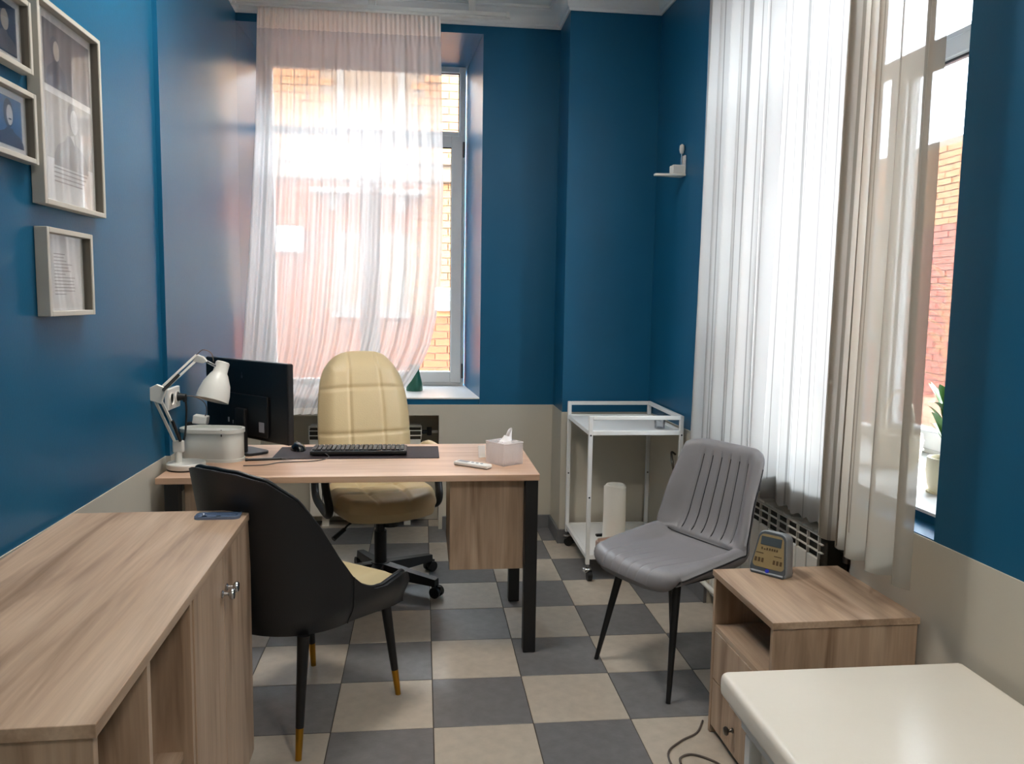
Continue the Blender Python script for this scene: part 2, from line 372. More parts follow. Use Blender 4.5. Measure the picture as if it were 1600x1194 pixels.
# cornice moulding
prof = [(0, 2.985), (.010, 2.985), (.012, 2.998), (.020, 3.004), (.026, 3.03), (.046, 3.055), (.066, 3.066), (.070, 3.074), (.080, 3.076), (.080, 3.09), (0, 3.09)]
path = [(-1.01, ROOM_Y0), (-1.01, 3.21), (-.992, 3.21), (-1.046, YR), (.80, YR), (.80, 4.43), (1.31, 4.43), (1.31+.03*5.73, ROOM_Y0)]
def sweep(path, prof):
    n = len(path); vs = []; fs = []; k = len(prof)
    for i in range(n):
        p = Vector(path[i]); d0 = (Vector(path[i])-Vector(path[i-1])).normalized() if i else None
        d1 = (Vector(path[i+1])-Vector(path[i])).normalized() if i < n-1 else None
        n0 = Vector((d0.y, -d0.x)) if d0 else None; n1 = Vector((d1.y, -d1.x)) if d1 else None
        if n0 is None: m = n1
        elif n1 is None: m = n0
        else: m = (n0+n1)/(1+n0.dot(n1))
        for d, z in prof: q = p+m*d; vs.append((q.x, q.y, z))
    for i in range(n-1):
        for a in range(k):
            c = (a+1) % k; fs.append((i*k+a, (i+1)*k+a, (i+1)*k+c, i*k+c))
    return MB().add(vs, fs)
struct(sweep(path, prof).build('trim_1', 'ceiling_white', smooth=40))
# tile skirting
bb = .082
struct(MB().box(.125, .80, YR-.018, YR-.004, 0, bb, .002, 1).build('baseboard_rear', 'baseboard_tile'))
struct(MB().box(.784, .798, 4.414, YR-.016, 0, bb, .002, 1).build('baseboard_pier', 'baseboard_tile'))
struct(MB().box(.798, 1.30, 4.412, 4.428, 0, bb, .002, 1).build('baseboard_corner', 'baseboard_tile'))
struct(MB().box(.02, .968, -.02, -.004, 0, bb, .002, 1, RMX).build('baseboard_right', 'baseboard_tile'))
struct(MB().box(-1.006, -.992, ROOM_Y0, 3.2, 0, bb, .002, 1).build('baseboard_left', 'baseboard_tile'))

# windows: rear (world axes) and right (wall axes)
def window(name, M, x0, x1, z0, z1, zt, xm0, xm1, y0, hinge_side):
    """frame between x0..x1, transom at zt, mullion xm0..xm1; sash on the hinge side"""
    W = empty_struct(name, M @ Vector(((x0+x1)/2, y0, z0))); inv = Matrix.Translation(-W.location) @ M
    f = .042; d = .07
    def part(nm, mt, boxes, par=W, bev=.004):
        b = MB()
        for bx in boxes: b.box(*bx, bev, 1, inv)
        return b.build(nm, mt, par)
    part('frame', 'white_plastic', [(x0, x0+f, y0, y0+d, z0, z1), (x1-f, x1, y0, y0+d, z0, z1), (x0+f, x1-f, y0, y0+d, z0, z0+f), (x0+f, x1-f, y0, y0+d, z1-f, z1),
        (x0+f, x1-f, y0, y0+d, zt-.025, zt+.025), (xm0, xm1, y0, y0+d, z0+f, zt-.025)])
    part('upper_pane', 'pane', [(x0+f, x1-f, y0+.03, y0+.036, zt+.025, z1-f)], bev=0)
    part('gasket', 'black_plastic', [(x0+f, x1-f, y0+.020, y0+.029, z1-f-.006, z1-f), (x1-f-.006, x1-f, y0+.020, y0+.029, zt+.025, z1-f-.006)], bev=0)
    if hinge_side > 0: fx0, fx1, sx0, sx1 = x0+f, xm0, xm1-.012, x1-.018
    else: fx0, fx1, sx0, sx1 = xm1, x1-f, x0+.018, xm0+.012
    part('fixed_pane', 'pane', [(fx0, fx1, y0+.03, y0+.036, z0+f, zt-.025)], bev=0)
    s = .075; sz0, sz1 = z0+.022, zt-.004; ys = y0-.018
    sa = part('sash', 'white_plastic', [(sx0, sx0+s, ys, y0+.05, sz0, sz1), (sx1-s, sx1, ys, y0+.05, sz0, sz1), (sx0+s, sx1-s, ys, y0+.05, sz0, sz0+s), (sx0+s, sx1-s, ys, y0+.05, sz1-s, sz1)])
    part('sash_pane', 'pane', [(sx0+s, sx1-s, y0+.012, y0+.018, sz0+s, sz1-s)], sa, 0)
    e = .007
    part('gasket', 'cable_black', [(sx0+s, sx0+s+e*.5, y0, y0+.011, sz0+s, sz1-s), (sx1-s-e*.5, sx1-s, y0, y0+.011, sz0+s, sz1-s), (sx0+s, sx1-s, y0, y0+.011, sz1-s-e, sz1-s)], sa, 0)
    hx = sx1+.006 if hinge_side > 0 else sx0-.006
    for hz in (sz0+.08, sz1-.09): part('hinge', 'cable_grey', [(hx-.007, hx+.007, ys-.012, ys+.02, hz-.05, hz+.05)], sa, .003)
    kx = sx0+.035 if hinge_side > 0 else sx1-.035
    part('handle', 'white_plastic', [(kx-.014, kx+.014, ys-.012, ys, z0+.75, z0+.82), (kx-.009, kx+.009, ys-.045, ys-.030, z0+.66, z0+.80), (kx-.007, kx+.007, ys-.032, ys-.01, z0+.78, z0+.80)], sa, .004)
window('window_1', Matrix.Identity(4), -1.02, .283, .814, 2.945, 2.497, -.415, -.35, 5.43, 1)
window('window_2', RMX, .79, 2.42, .809, 2.945, 2.45, 1.08, 1.15, .70, 1)

# ------------------------------------------------------------------ street outside
struct(MB().box(-14, 18, -10, 22, -1.3, -1.2).build('ground', 'asphalt'))
def brick_building(name, label, M, x0, x1, z0, z1, holes, near, mats_of, bh=.078, bl=.262, g=.012):
    """brick facade in plane y=0 of M (faces -y); near = list of rects whose bricks become single parts"""
    root = thing(name, label, 'building', M @ Vector(((x0+x1)/2, 0, z0)))
    inv = Matrix.Translation(-root.location) @ M
    MB().box(x0, x1, .012, .4, z0, z1, M=inv).build('wall', 'mortar', root)
    stuff = {}; meshes = {}; nb = 0
    nrow = int((z1-z0)/bh)
    for r in range(nrow):
        zz = z0+r*bh; off = (r % 2)*bl/2
        x = x0+off
        while x < x1-.05:
            xa, xb = x+g/2, x+bl-g/2; za, zb = zz+g/2, zz+bh-g/2; x += bl
            if any(xb > h[0] and xa < h[1] and zb > h[2] and za < h[3] for h in holes): continue
            mt = mats_of((xa+xb)/2, (za+zb)/2); pr = random.uniform(-.006, .003)
            if nb < 290 and any(xb > n_[0] and xa < n_[1] and zb > n_[2] and za < n_[3] for n_ in near):
                if mt not in meshes: meshes[mt] = MB().box(-(xb-xa)/2, (xb-xa)/2, 0, .03, -(zb-za)/2, (zb-za)/2).mesh('brick', mt)
                o = bpy.data.objects.new('brick', meshes[mt]); COL.objects.link(o); o.parent = root
                mm = inv @ Matrix.Translation(((xa+xb)/2, pr, (za+zb)/2)); o.matrix_local = mm; nb += 1
            else:
                stuff.setdefault(mt, MB()).box(xa, xb, pr, .03, za, zb, M=inv)
    for mt, b in stuff.items():
        o = b.build('brickwork', mt, root); o['kind'] = 'stuff'
    return root, inv
def facade_window(root, inv, x0, x1, z0, z1, bar=.66, mull=True):
    f = .07; b = MB()
    for bx in ((x0, x0+f, 0, .10, z0, z1), (x1-f, x1, 0, .10, z0, z1), (x0+f, x1-f, 0, .10, z0, z0+f), (x0+f, x1-f, 0, .10, z1-f, z1)): b.box(*bx, M=inv)
    zb = z0+(z1-z0)*bar; b.box(x0+f, x1-f, .02, .10, zb-.03, zb+.03, M=inv)
    if mull: b.box((x0+x1)/2-.035, (x0+x1)/2+.035, .02, .10, z0+f, z1-f, M=inv)
    o = b.build('window', 'facade_white', root)
    MB().box(x0+f, x1-f, .06, .07, z0+f, z1-f, M=inv).build('pane', 'facade_glass', o)
    MB().box(x0-.06, x1+.06, -.10, .02, z0-.07, z0, M=inv).build('window_ledge', 'facade_white', root)
FM = Matrix.Translation((0, 8.5, 0))
wins = [(-.88, -.19, 3.10, 3.85), (-.88, -.19, 1.27, 2.08), (-2.6, -1.9, 3.1, 3.85), (-2.6, -1.9, 1.27, 2.08), (1.1, 1.8, 3.1, 3.85), (1.1, 1.8, 1.27, 2.08)]
holes = [(a, c, z, e) for a, c, z, e in wins] + [(-20, 20, 2.62, 2.86)]
root, inv = brick_building('brick_building', 'sunlit orange brick building across the street behind the rear window', FM, -3.4, 4.0, -1.2, 3.95, holes, [(.10, .46, .45, 2.6), (.10, .46, 2.86, 3.9)],
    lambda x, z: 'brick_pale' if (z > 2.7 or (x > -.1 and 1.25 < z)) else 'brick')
for a in wins: facade_window(root, inv, *a)
MB().box(-3.4, 4, -.06, .03, 2.62, 2.86, .01, 1, inv).box(-3.4, 4, -.12, -.06, 2.79, 2.86, .01, 1, inv).build('string_course', 'mortar', root)
for xa, xb in ((-1.14, -.65), (-.44, .02)): MB().box(xa, xb, -.16, 0, 2.47, 2.52, .006, 1, inv).box(xa+.18, xa+.26, -.10, 0, 2.30, 2.47, .006, 1, inv).build('bracket_ledge', 'facade_white', root)
MB().box(-1.48, -1.22, -.22, 0, 1.86, 2.12, .02, 2, inv).build('air_conditioner', 'ac_white', root)
MB().box(.13, .34, -.06, 0, 1.28, 1.53, .015, 2, inv).lathe([(.02, 0), (.03, .004), (.03, .008), (.0, .008)], n=16, M=inv @ Matrix.Translation((.27, -.06, 1.46)) @ Matrix.Rotation(rad(90), 4, 'X')).build('meter_box', 'ac_white', root)
SM = Matrix.Translation((6.2, 0, 0)) @ Matrix.Rotation(rad(-90), 4, 'Z')   # faces -X ; local x -> -Y
wins2 = [(-10.6, -9.7, 1.0, 2.5), (-7.6, -6.8, 1.0, 2.5), (-5.6, -4.8, 1.0, 2.5)]
root, inv = brick_building('brick_building', 'pink brick building seen through the right window beside the potted plants', SM, -12, -1, -1.2, 3.4, wins2, [(-9.3, -8.2, -.1, 3.2)], lambda x, z: 'brick_pink' if z < 2.4 else 'brick_pale')
for a in wins2: facade_window(root, inv, *a)


# ------------------------------------------------------------------ curtains and rails
def cloth(name, mats, f, nu, nv, matfn=None, parent=None):
    b = MB(); b.grid(f, nu, nv)
    if matfn: b.mi = [matfn((i+.5)/nu, (j+.5)/nv) for j in range(nv) for i in range(nu)]
    me = b.mesh(name, mats, 180)
    uvl = me.uv_layers.new(name='UVMap'); W = nu+1
    data = [0.0]*(len(me.loops)*2)
    for k, lp in enumerate(me.loops):
        vi = lp.vertex_index; data[2*k] = (vi % W)/nu; data[2*k+1] = (vi//W)/nv
    uvl.data.foreach_set('uv', data)
    o = bpy.data.objects.new(name, me); COL.objects.link(o)
    if parent is not None: o.parent = parent
    return o
LE = [(.70, -1.045), (1.05, -1.022), (1.63, -.973), (2.33, -.926), (3.0, -.904)]
RE = [(.70, -.24), (.80, -.175), (.91, -.073), (1.02, -.005), (1.136, .045), (1.30, .082), (1.58, .109), (2.02, .118), (3.0, .095)]
def rear_curtain(u, v):
    z = 2.985+(.728+.05*u**3-2.985)*v
    x = interp(LE, z); xr = interp(RE, z); x = x+(xr-x)*u
    a = .004+.010*sm(.04, .5, v)
    w1 = u*2*math.pi; fo = math.sin(w1*13+.8*math.sin(w1*2.3))+.45*math.sin(w1*29+1.1)+.5*math.sin(w1*5.3+.4)
    y = 4.63+a*fo+.006*(1-sm(.03, .09, v))*math.sin(w1*38)
    y -= .03*sm(.80, 1, v)*(1-u)
    if z < .86: y = min(y, 4.70)
    return (x, min(y, 4.715), z)
o = cloth('sheer_curtain', ['sheer_rear', 'sheer_rear_heading'], rear_curtain, 340, 60, lambda u, v: 1 if (v < .045 or v > .975) else 0)
tag(o, 'white sheer curtain swept to the left across the rear window', 'curtain')
r_ = thing('curtain_rail', 'white ceiling curtain rail above the rear window', 'curtain rail', (-.28, 4.61, 2.99))
MB().box(-.745, .755, -.018, .018, .0, .022, .004, 2).build('track', 'rail_white', r_)
MB().box(-.76, .77, -.006, .006, -.012, .004, .003, 1).build('lower_track', 'rail_white', r_)
for k in (-.74, .75): MB().box(k-.012, k+.012, -.02, .02, -.006, .026, .004, 1).build('end_cap', 'rail_white', r_)
for k in (-.55, 0, .55): MB().box(k-.02, k+.02, -.012, .012, .02, .10, .003, 1).build('bracket', 'rail_white', r_)

def side_curtain(s0, s1, off, amp, waves, z0, z1, ph=0, flat=None, drift=0):
    def f(u, v):
        z = z1+(z0-z1)*v
        s = s0+(s1-s0)*u
        k = amp(u)*(.8+.35*v)
        o = off(u)+k*math.sin(2*math.pi*waves(u)+ph)+.006*math.sin(u*37+v*2.2)
        s += .35*k*math.sin(4*math.pi*waves(u)+ph*1.3)+drift*v*v*(1-u)
        return rw(s, o, z+.006*math.sin(2*math.pi*waves(u)*2)*v)
    return f
rightrail = thing('curtain_rail', 'white ceiling curtain rail above the right window', 'curtain rail', rw(1.7, -.10, 2.99), math.atan2(RD.y, RD.x))
MB().box(-1.15, 1.15, -.018, .018, 0, .022, .004, 2).build('track', 'rail_white', rightrail)
for k in (-.9, 0, .9): MB().box(k-.02, k+.02, -.012, .012, .02, .10, .003, 1).build('bracket', 'rail_white', rightrail)
# far panel: gathered folds, then a nearly flat stretch
o = cloth('sheer_curtain', ['sheer_side', 'sheer_hem'], side_curtain(.86, 2.14, lambda u: -.062+.026*sm(.40, .55, u)-.01*sm(.8, 1, u), lambda u: .024-.010*sm(.40, .52, u)-.009*sm(.60, .70, u), lambda u: u*12, .665, 2.99, 0, drift=-.03),
          300, 30, lambda u, v: 1 if v > .955 else 0)
tag(o, 'white sheer curtain panel with tight folds hanging behind the grey chair', 'curtain')
# near panel
o = cloth('sheer_curtain', ['sheer_side_heavy', 'sheer_hem_heavy'], side_curtain(2.05, 2.575, lambda u: -.098-.03*sm(.30, .5, u), lambda u: .026, lambda u: u*4.4+.5*sm(.2, .6, u), .675, 2.99, .6, drift=-.02),
          180, 30, lambda u, v: 1 if v > .955 else 0)
tag(o, 'beige sheer curtain panel with broad folds beside the blue wall and sill plant', 'curtain')

# ------------------------------------------------------------------ radiators
def radiator(name, label, loc, rz, L, h, zb, depth=.10, cell=.075):
    R_ = thing(name, label, 'radiator', loc, rz)
    n = int(L/cell); zt = zb+h
    for k in range(n):
        x = -L/2+k*cell
        MB().box(x+.002, x+cell-.002, -depth/2, -depth/2+.012, zb, zt-.085, .002, 1).build('front_panel', 'radiator_white', R_)
    MB().box(-L/2, L/2, -depth/2+.02, depth/2, zb+.02, zt-.02, .004, 1).build('core', 'radiator_dark', R_)
    b = MB()
    for k in range(n+1): b.box(-L/2+k*cell-.002, -L/2+k*cell+.002, -depth/2, -depth/2+.010, zt-.085, zt)
    for zz in (zt-.06, zt-.03, zt-.003): b.box(-L/2, L/2, -depth/2+.001, -depth/2+.009, zz-.002, zz+.002)
    b.build('grille', 'radiator_white', R_)
    for k in range(n):
        x = -L/2+k*cell
        MB().box(x+.004, x+cell-.004, -depth/2+.02, depth/2, zt-.014, zt, .003, 1).build('top_cover', 'radiator_white', R_)
    return R_
R_ = radiator('radiator', 'white panel radiator in the wall niche behind the office chair', (-.34, 4.87, 0), 0, .68, .56, .07)
MB().cyl((.34, 0, .585), (.40, 0, .585), .012).cyl((.385, 0, .565), (.385, 0, .615), .016).build('valve', 'black_plastic', R_)
MB().cyl((.40, 0, .585), (.44, .0, .585), .009).build('pipe', 'radiator_white', R_)
for k in (-.25, .25): MB().box(k-.02, k+.02, -.02, .02, 0, .08).build('foot', 'radiator_white', R_)
R_ = radiator('radiator', 'white radiator with open grille under the right window', rw(1.42, .055, 0), math.atan2(RD.y, RD.x), 1.00, .56, .05)
MB().tube([(.50, .02, .57), (.54, .02, .57), (.58, .02, .56)], .012, 8).cyl((.555, .02, .535), (.555, .02, .60), .02).build('valve', 'knob_metal', R_)
MB().tube([(.50, .02, .10), (.60, .02, .10), (.61, .02, .35), (.58, .02, .52)], .011, 8).build('pipe', 'radiator_white', R_)
for k in (-.40, .40): MB().box(k-.02, k+.02, -.02, .02, 0, .06).build('foot', 'radiator_white', R_)
o = tag(MB().tube([rw(.92, -.02, .10), rw(1.1, -.02, .098), rw(1.5, -.02, .096), rw(2.05, -.02, .094)], .012, 8, 3).build('heating_pipe', 'radiator_white', smooth=60), 'white heating pipe low along the wall under the grey chair', 'pipe')

# ------------------------------------------------------------------ desk
D_ = thing('desk', 'wooden office desk with black metal legs and hanging side panel', 'desk', (-.27, 3.34, 0))
dx0, dx1, dy0, dy1 = -.715, .730, -.335, .335
MB().box(dx0, dx1, dy0, dy1, .704, .729, .0015, 1).build('desktop', 'desk_wood', D_)
for lx in (dx0+.03, dx1-.055):
    for ly in (dy0+.002, dy1-.13):
        MB().box(lx, lx+.05, ly, ly+.05, .002, .704, .002, 1).build('leg', 'black_metal', D_)
MB().box(dx1-.055, dx1-.005, dy0+.052, dy1-.13, .664, .703, .002, 1).build('side_rail', 'black_metal', D_)
MB().box(dx0+.03, dx0+.08, dy0+.052, dy1-.13, .664, .703, .002, 1).build('side_rail', 'black_metal', D_)
MB().box(dx0+.08, dx1-.055, dy1-.12, dy1-.08, .664, .703, .002, 1).build('back_rail', 'black_metal', D_)
P_ = MB().box(.380, .396, dy0+.06, dy1-.15, .335, .70, .001, 1).box(.666, .674, dy0+.06, dy1-.15, .335, .70, .001, 1).box(.396, .666, dy0+.06, dy1-.15, .335, .351, .001, 1).build('pedestal', 'wood_z', D_)
MB().box(.380, .674, dy0+.044, dy0+.059, .335, .70, .001, 1).build('front_panel', 'wood_z', P_)
MB().box(.396, .666, dy1-.149, dy1-.134, .55, .69, .001, 1).build('drawer', 'wood_x', P_)
MB().box(.396, .666, dy1-.149, dy1-.134, .36, .545, .001, 1).build('drawer', 'wood_x', P_)
Q_ = MB().box(dx0+.09, dx0+.40, dy0+.05, dy0+.066, .335, .703, .001, 1).build('modesty_panel', 'wood_z', D_)

# things on the desk
TOP = .7292
tag(MB().prism(rrect(.70, .265, .006, 3, -.276, 3.468), TOP, TOP+.003).build('desk_mat', 'mat_dark'), 'dark brown desk mat under the keyboard', 'desk mat')
K_ = thing('keyboard', 'black computer keyboard lying on the desk mat', 'keyboard', (-.27, 3.45, TOP+.003))
b = MB().box(-.205, .205, -.07, .07, .004, .022, .005, 2); 
for sx in (-.18, .18): b.box(sx-.015, sx+.015, .04, .06, 0, .006)
for sx in (-.18, .18): b.box(sx-.015, sx+.015, -.06, -.05, 0, .006)
b.build('case', 'black_plastic', K_)
b = MB()
for i in range(20):
    for j in range(5): b.box(-.196+i*.0196, -.196+i*.0196+.0165, -.052+j*.022, -.052+j*.022+.018, .021, .0285, .002, 1)
b.build('keys', 'black_plastic', K_)
for sx in (-.19, .19, -.06): MB().cyl((sx, -.068, .0215), (sx, -.068, .0235), .003, n=8).build('rubber_dot', 'sticker', K_)
MB().tube([(-.14, -.07, .012), (-.12, -.11, .004), (-.16, -.155, -.001), (-.25, -.175, -.001), (-.31, -.19, -.0005), (-.36, -.235, -.0005), (-.44, -.245, -.0005)], .0022, 6).build('cable', 'cable_grey', K_)
def mouse(u, v):
    a = 2*math.pi*u; t = v*math.pi/2; r = math.cos(t)
    return (.032*r*math.cos(a), .055*r*math.sin(a), .034*math.sin(t))
m_ = thing('computer_mouse', 'black computer mouse beside the monitor', 'mouse', (-.545, 3.53, TOP+.003), .35)
MB().grid(mouse, 24, 8).add([(.032*math.cos(a*math.pi/12), .055*math.sin(a*math.pi/12), 0) for a in range(24)], [tuple(range(24))[::-1]]).build('body', 'black_gloss', m_, 60)
MB().cyl((-.003, .03, .027), (.003, .03, .027), .007, n=12).build('wheel', 'cable_grey', m_)
# monitor seen from behind
mc = Vector((-.75, 3.48, TOP)); ang = math.atan2(3.28-3.68, -.535+.955)
N_ = thing('monitor', 'black flat computer monitor seen from behind', 'monitor', mc, ang)
hw = .295
MB().box(-hw, hw, -.010, .020, .068, .405, .006, 2).build('housing', 'black_plastic', N_)
MB().box(-hw+.006, hw-.006, .0195, .0225, .078, .399, .0005, 1).build('screen', 'black_gloss', N_)
MB().box(-.17, .17, -.022, -.009, .085, .26, .005, 2).build('rear_cover', 'black_plastic', N_)
MB().box(-.035, .035, -.040, -.021, .010, .20, .006, 2).build('stand_neck', 'black_plastic', N_)
MB().prism(rrect(.17, .12, .03, 5, -.01, .005), 0, .012, bev=.003).build('stand_foot', 'black_plastic', N_)
MB().box(.115, .150, -.0235, -.0215, .108, .150).build('sticker', 'sticker', N_); MB().box(-.11, -.10, -.0235, -.0215, .13, .150).build('port', 'sticker', N_); MB().box(-.075, -.07, -.0235, -.0215, .125, .14).build('port', 'sticker', N_)
MB().cyl((-.02, -.0105, .332), (-.02, -.0095, .332), .006, n=12).box(-.0215, -.0185, -.0105, -.0095, .338, .352).build('logo', 'device_dark', N_)
MB().tube([(.0, -.04, .10), (.015, -.06, .04), (.03, -.075, .004), (.06, -.12, .003), (.05, -.19, .003)], .003, 6).tube([(.04, -.04, .11), (.05, -.06, .06), (.035, -.075, .02)], .003, 6).build('cable', 'cable_black', N_)
# white oblong bin / box
B_ = thing('storage_box', 'white oblong plastic storage box beside the desk lamp', 'box', (-.862, 3.345, TOP), rad(-9))
def stadium(w_, d_, n=12): return rrect(w_, d_, d_/2-.0005, n)
MB().prism(stadium(.255, .125), 0, .118, bev=.004).build('body', 'bin_plastic', B_, 35)
b = MB(); o1 = stadium(.265, .135); o2 = stadium(.240, .110); n_ = len(o1)
b.add([(x, y, .118) for x, y in o1]+[(x, y, .134) for x, y in o1]+[(x, y, .134) for x, y in o2]+[(x, y, .122) for x, y in o2],
      [(i, (i+1) % n_, n_+(i+1) % n_, n_+i) for i in range(n_)]+[(n_+i, n_+(i+1) % n_, 2*n_+(i+1) % n_, 2*n_+i) for i in range(n_)]+[(2*n_+i, 2*n_+(i+1) % n_, 3*n_+(i+1) % n_, 3*n_+i) for i in range(n_)]+[tuple(range(3*n_, 4*n_))])
b.build('lid', 'bin_plastic', B_, 35)
MB().prism(stadium(.262, .132), 0.0, .012).build('foot_rim', 'bin_plastic', B_, 35)
MB().box(.062, .066, -.066, -.0635, .108, .136).build('clip', 'cable_black', B_)
# desk lamp with jointed arm
L_ = thing('desk_lamp', 'white jointed-arm desk lamp with a bell shade', 'lamp', (-.918, 3.165, TOP))
MB().lathe([(.070, 0), (.071, .003), (.071, .006)], n=40).build('pad', 'cable_black', L_, 30)
MB().lathe([(.071, .006), (.0725, .010), (.0725, .024), (.069, .028), (0, .029)], n=40).build('base', 'lamp_paint', L_, 30)
MB().cyl((-.025, -.01, .028), (-.025, -.01, .072), .013).build('post', 'lamp_paint', L_, 40)
sh = Vector((-.025, -.01, .085)); el = Vector((-.068, -.10, .315)); tp = Vector((.062, -.03, .438)); hd = Vector((.116, -.01, .402))
MB().box(-.045, -.003, -.022, .002, .068, .115, .006, 2).build('shoulder_joint', 'lamp_paint', L_)
for k, off in enumerate((-.010, .012)):
    MB().bar(sh+Vector((off, 0, .02)), el+Vector((off, 0, -.03)), .008, .010, (0, 1, 0)).build('lower_rod', 'lamp_paint', L_)
MB().cyl(sh+Vector((.012, -.012, .03)), sh.lerp(el, .50)+Vector((.02, -.012, 0)), .006, n=8).build('spring', 'cable_black', L_)
a = el; 
MB().prism([(-.03, -.03), (.015, -.045), (.035, .015), (.0, .03), (-.035, .012)], -.008, .008, Matrix.Translation(a) @ Matrix.Rotation(rad(90), 4, 'X'), .002, 1).build('elbow_plate', 'lamp_paint', L_)
for off in (-.008, .012):
    MB().bar(el+Vector((.01, 0, off)), tp+Vector((-.005, 0, off)), .008, .010, (0, 1, 0)).build('upper_rod', 'lamp_paint', L_)
MB().cyl(el+Vector((.025, -.012, .008)), el.lerp(tp, .55)+Vector((0, -.012, -.004)), .006, n=8).build('spring', 'cable_black', L_)
MB().prism([(-.018, -.012), (.0, .014), (.022, .006), (.036, -.012), (.02, -.02)], -.009, .009, Matrix.Translation(tp) @ Matrix.Rotation(rad(90), 4, 'X'), .002, 1).build('head_joint', 'lamp_paint', L_)
MB().cyl(tp+Vector((.02, 0, -.006)), hd+Vector((.01, 0, .002)), .006, n=10).build('neck_rod', 'chrome', L_)
ax = Vector((-.22, -.28, -.93)).normalized(); q_ = Vector((0, 0, -1)).rotation_difference(ax).to_matrix().to_4x4(); q_ = q_ @ Matrix.Scale(.94, 4); q_.translation = Vector((.146, .01, .420))
H_ = MB().lathe([(.0, 0.0), (.024, 0), (.028, -.004), (.029, -.045), (.036, -.055), (.055, -.095), (.064, -.135), (.066, -.165), (.064, -.165), (.062, -.135), (.053, -.096), (.034, -.057), (.0, -.05)], n=40, M=q_).build('shade', 'lamp_paint', L_, 40)
MB().lathe([(.0, -.05), (.012, -.055), (.014, -.07), (.024, -.09), (.026, -.11), (.018, -.128), (0, -.134)], n=20, M=q_).build('bulb', 'tissue', H_, 60)
MB().tube([tp+Vector((-.004, 0, .012)), tp+Vector((.02, 0, .032)), tp+Vector((.05, 0, .02)), tp+Vector((.058, 0, -.012))], .002, 6).build('cable', 'cable_grey', L_)
# pen, remote, tissue box, card
e_ = thing('pen', 'black pen lying on the desk in front of the monitor', 'pen', (-.64, 3.315, TOP+.006), rad(7))
MB().cyl((-.075, 0, 0), (.06, 0, 0), .005, n=10).build('barrel', 'black_plastic', e_); MB().cyl((.06, 0, 0), (.085, 0, -.003), .005, .001, n=10).build('tip', 'cable_grey', e_); MB().cyl((-.085, 0, 0), (-.075, 0, 0), .007, n=10).build('cap', 'black_plastic', e_)
r_ = thing('remote_control', 'white remote control lying in front of the tissue box', 'remote control', (.206, 3.160, TOP), math.atan2(3.107-3.212, .273-.139))
MB().box(-.082, .082, -.021, .021, .002, .017, .005, 2).build('body', 'white_plastic', r_); MB().box(-.080, .080, -.019, .019, 0, .003, .001, 1).build('base', 'device_dark', r_)
MB().box(-.07, -.02, -.012, .012, .0165, .0178).build('display', 'sticker', r_)
for k in range(3): MB().cyl((.0+k*.022, 0, .0165), (.0+k*.022, 0, .0185), .006, n=12).build('button', 'device_grey', r_)
t_ = thing('tissue_box', 'ribbed clear tissue box with a white tissue sticking out', 'tissue box', (.342, 3.230, TOP), math.atan2(.06, .087))
def ribbed(w_, d_, n, amp):
    pts = []
    for (ax_, ay), (bx, by) in (((-w_/2, -d_/2), (w_/2, -d_/2)), ((w_/2, -d_/2), (w_/2, d_/2)), ((w_/2, d_/2), (-w_/2, d_/2)), ((-w_/2, d_/2), (-w_/2, -d_/2))):
        L = math.hypot(bx-ax_, by-ay); nx, ny = (by-ay)/L, -(bx-ax_)/L
        for k in range(n*4):
            t = k/(n*4); o_ = amp*abs(math.sin(math.pi*t*n)); pts.append((ax_+(bx-ax_)*t+nx*o_, ay+(by-ay)*t+ny*o_))
    return pts
o1 = ribbed(.104, .116, 15, .0025); o2 = [(x*.95, y*.95) for x, y in o1]; n_ = len(o1)
b = MB(); b.add([(x, y, 0) for x, y in o1]+[(x, y, .088) for x, y in o1]+[(x, y, .088) for x, y in o2]+[(x, y, .004) for x, y in o2],
      [(i, (i+1) % n_, n_+(i+1) % n_, n_+i) for i in range(n_)]+[(n_+i, n_+(i+1) % n_, 2*n_+(i+1) % n_, 2*n_+i) for i in range(n_)]+[(2*n_+i, 2*n_+(i+1) % n_, 3*n_+(i+1) % n_, 3*n_+i) for i in range(n_)]+[tuple(range(3*n_, 4*n_)), tuple(range(n_))[::-1]])
b.build('ribbed_case', 'acrylic_white', t_)
MB().box(-.045, .045, -.05, .05, .006, .055, .004, 2).build('tissue_stack', 'tissue', t_)
b = MB(); 
for bx in ((-.054, .054, -.060, -.022), (-.054, .054, .022, .060), (-.054, -.022, -.022, .022), (.022, .054, -.022, .022)): b.box(*bx, .088, .093, .001, 1)
b.build('lid', 'acrylic_white', t_)
def tuft(u, v):
    a = 2*math.pi*u; r = .034-.010*v+.007*math.sin(3*a+1)*v
    return (.004+.010*v+r*math.cos(a), .002+r*math.sin(a)*(.75-.35*v), .085+.034*v+.012*v*math.sin(a*2+.6)+.014*v*math.cos(a))
MB().grid(tuft, 40, 12).build('tissue', 'tissue', t_, 180)
c_ = thing('card_holder', 'small white upright plastic card behind the remote control', 'card', (.258, 3.345, TOP), .3)
MB().box(-.016, .016, -.001, .001, 0, .052, .0005, 1, Matrix.Rotation(rad(-8), 4, 'X')).build('card', 'white_plastic', c_); MB().box(-.014, .014, -.006, .010, 0, .004, .001, 1).build('foot', 'white_plastic', c_)

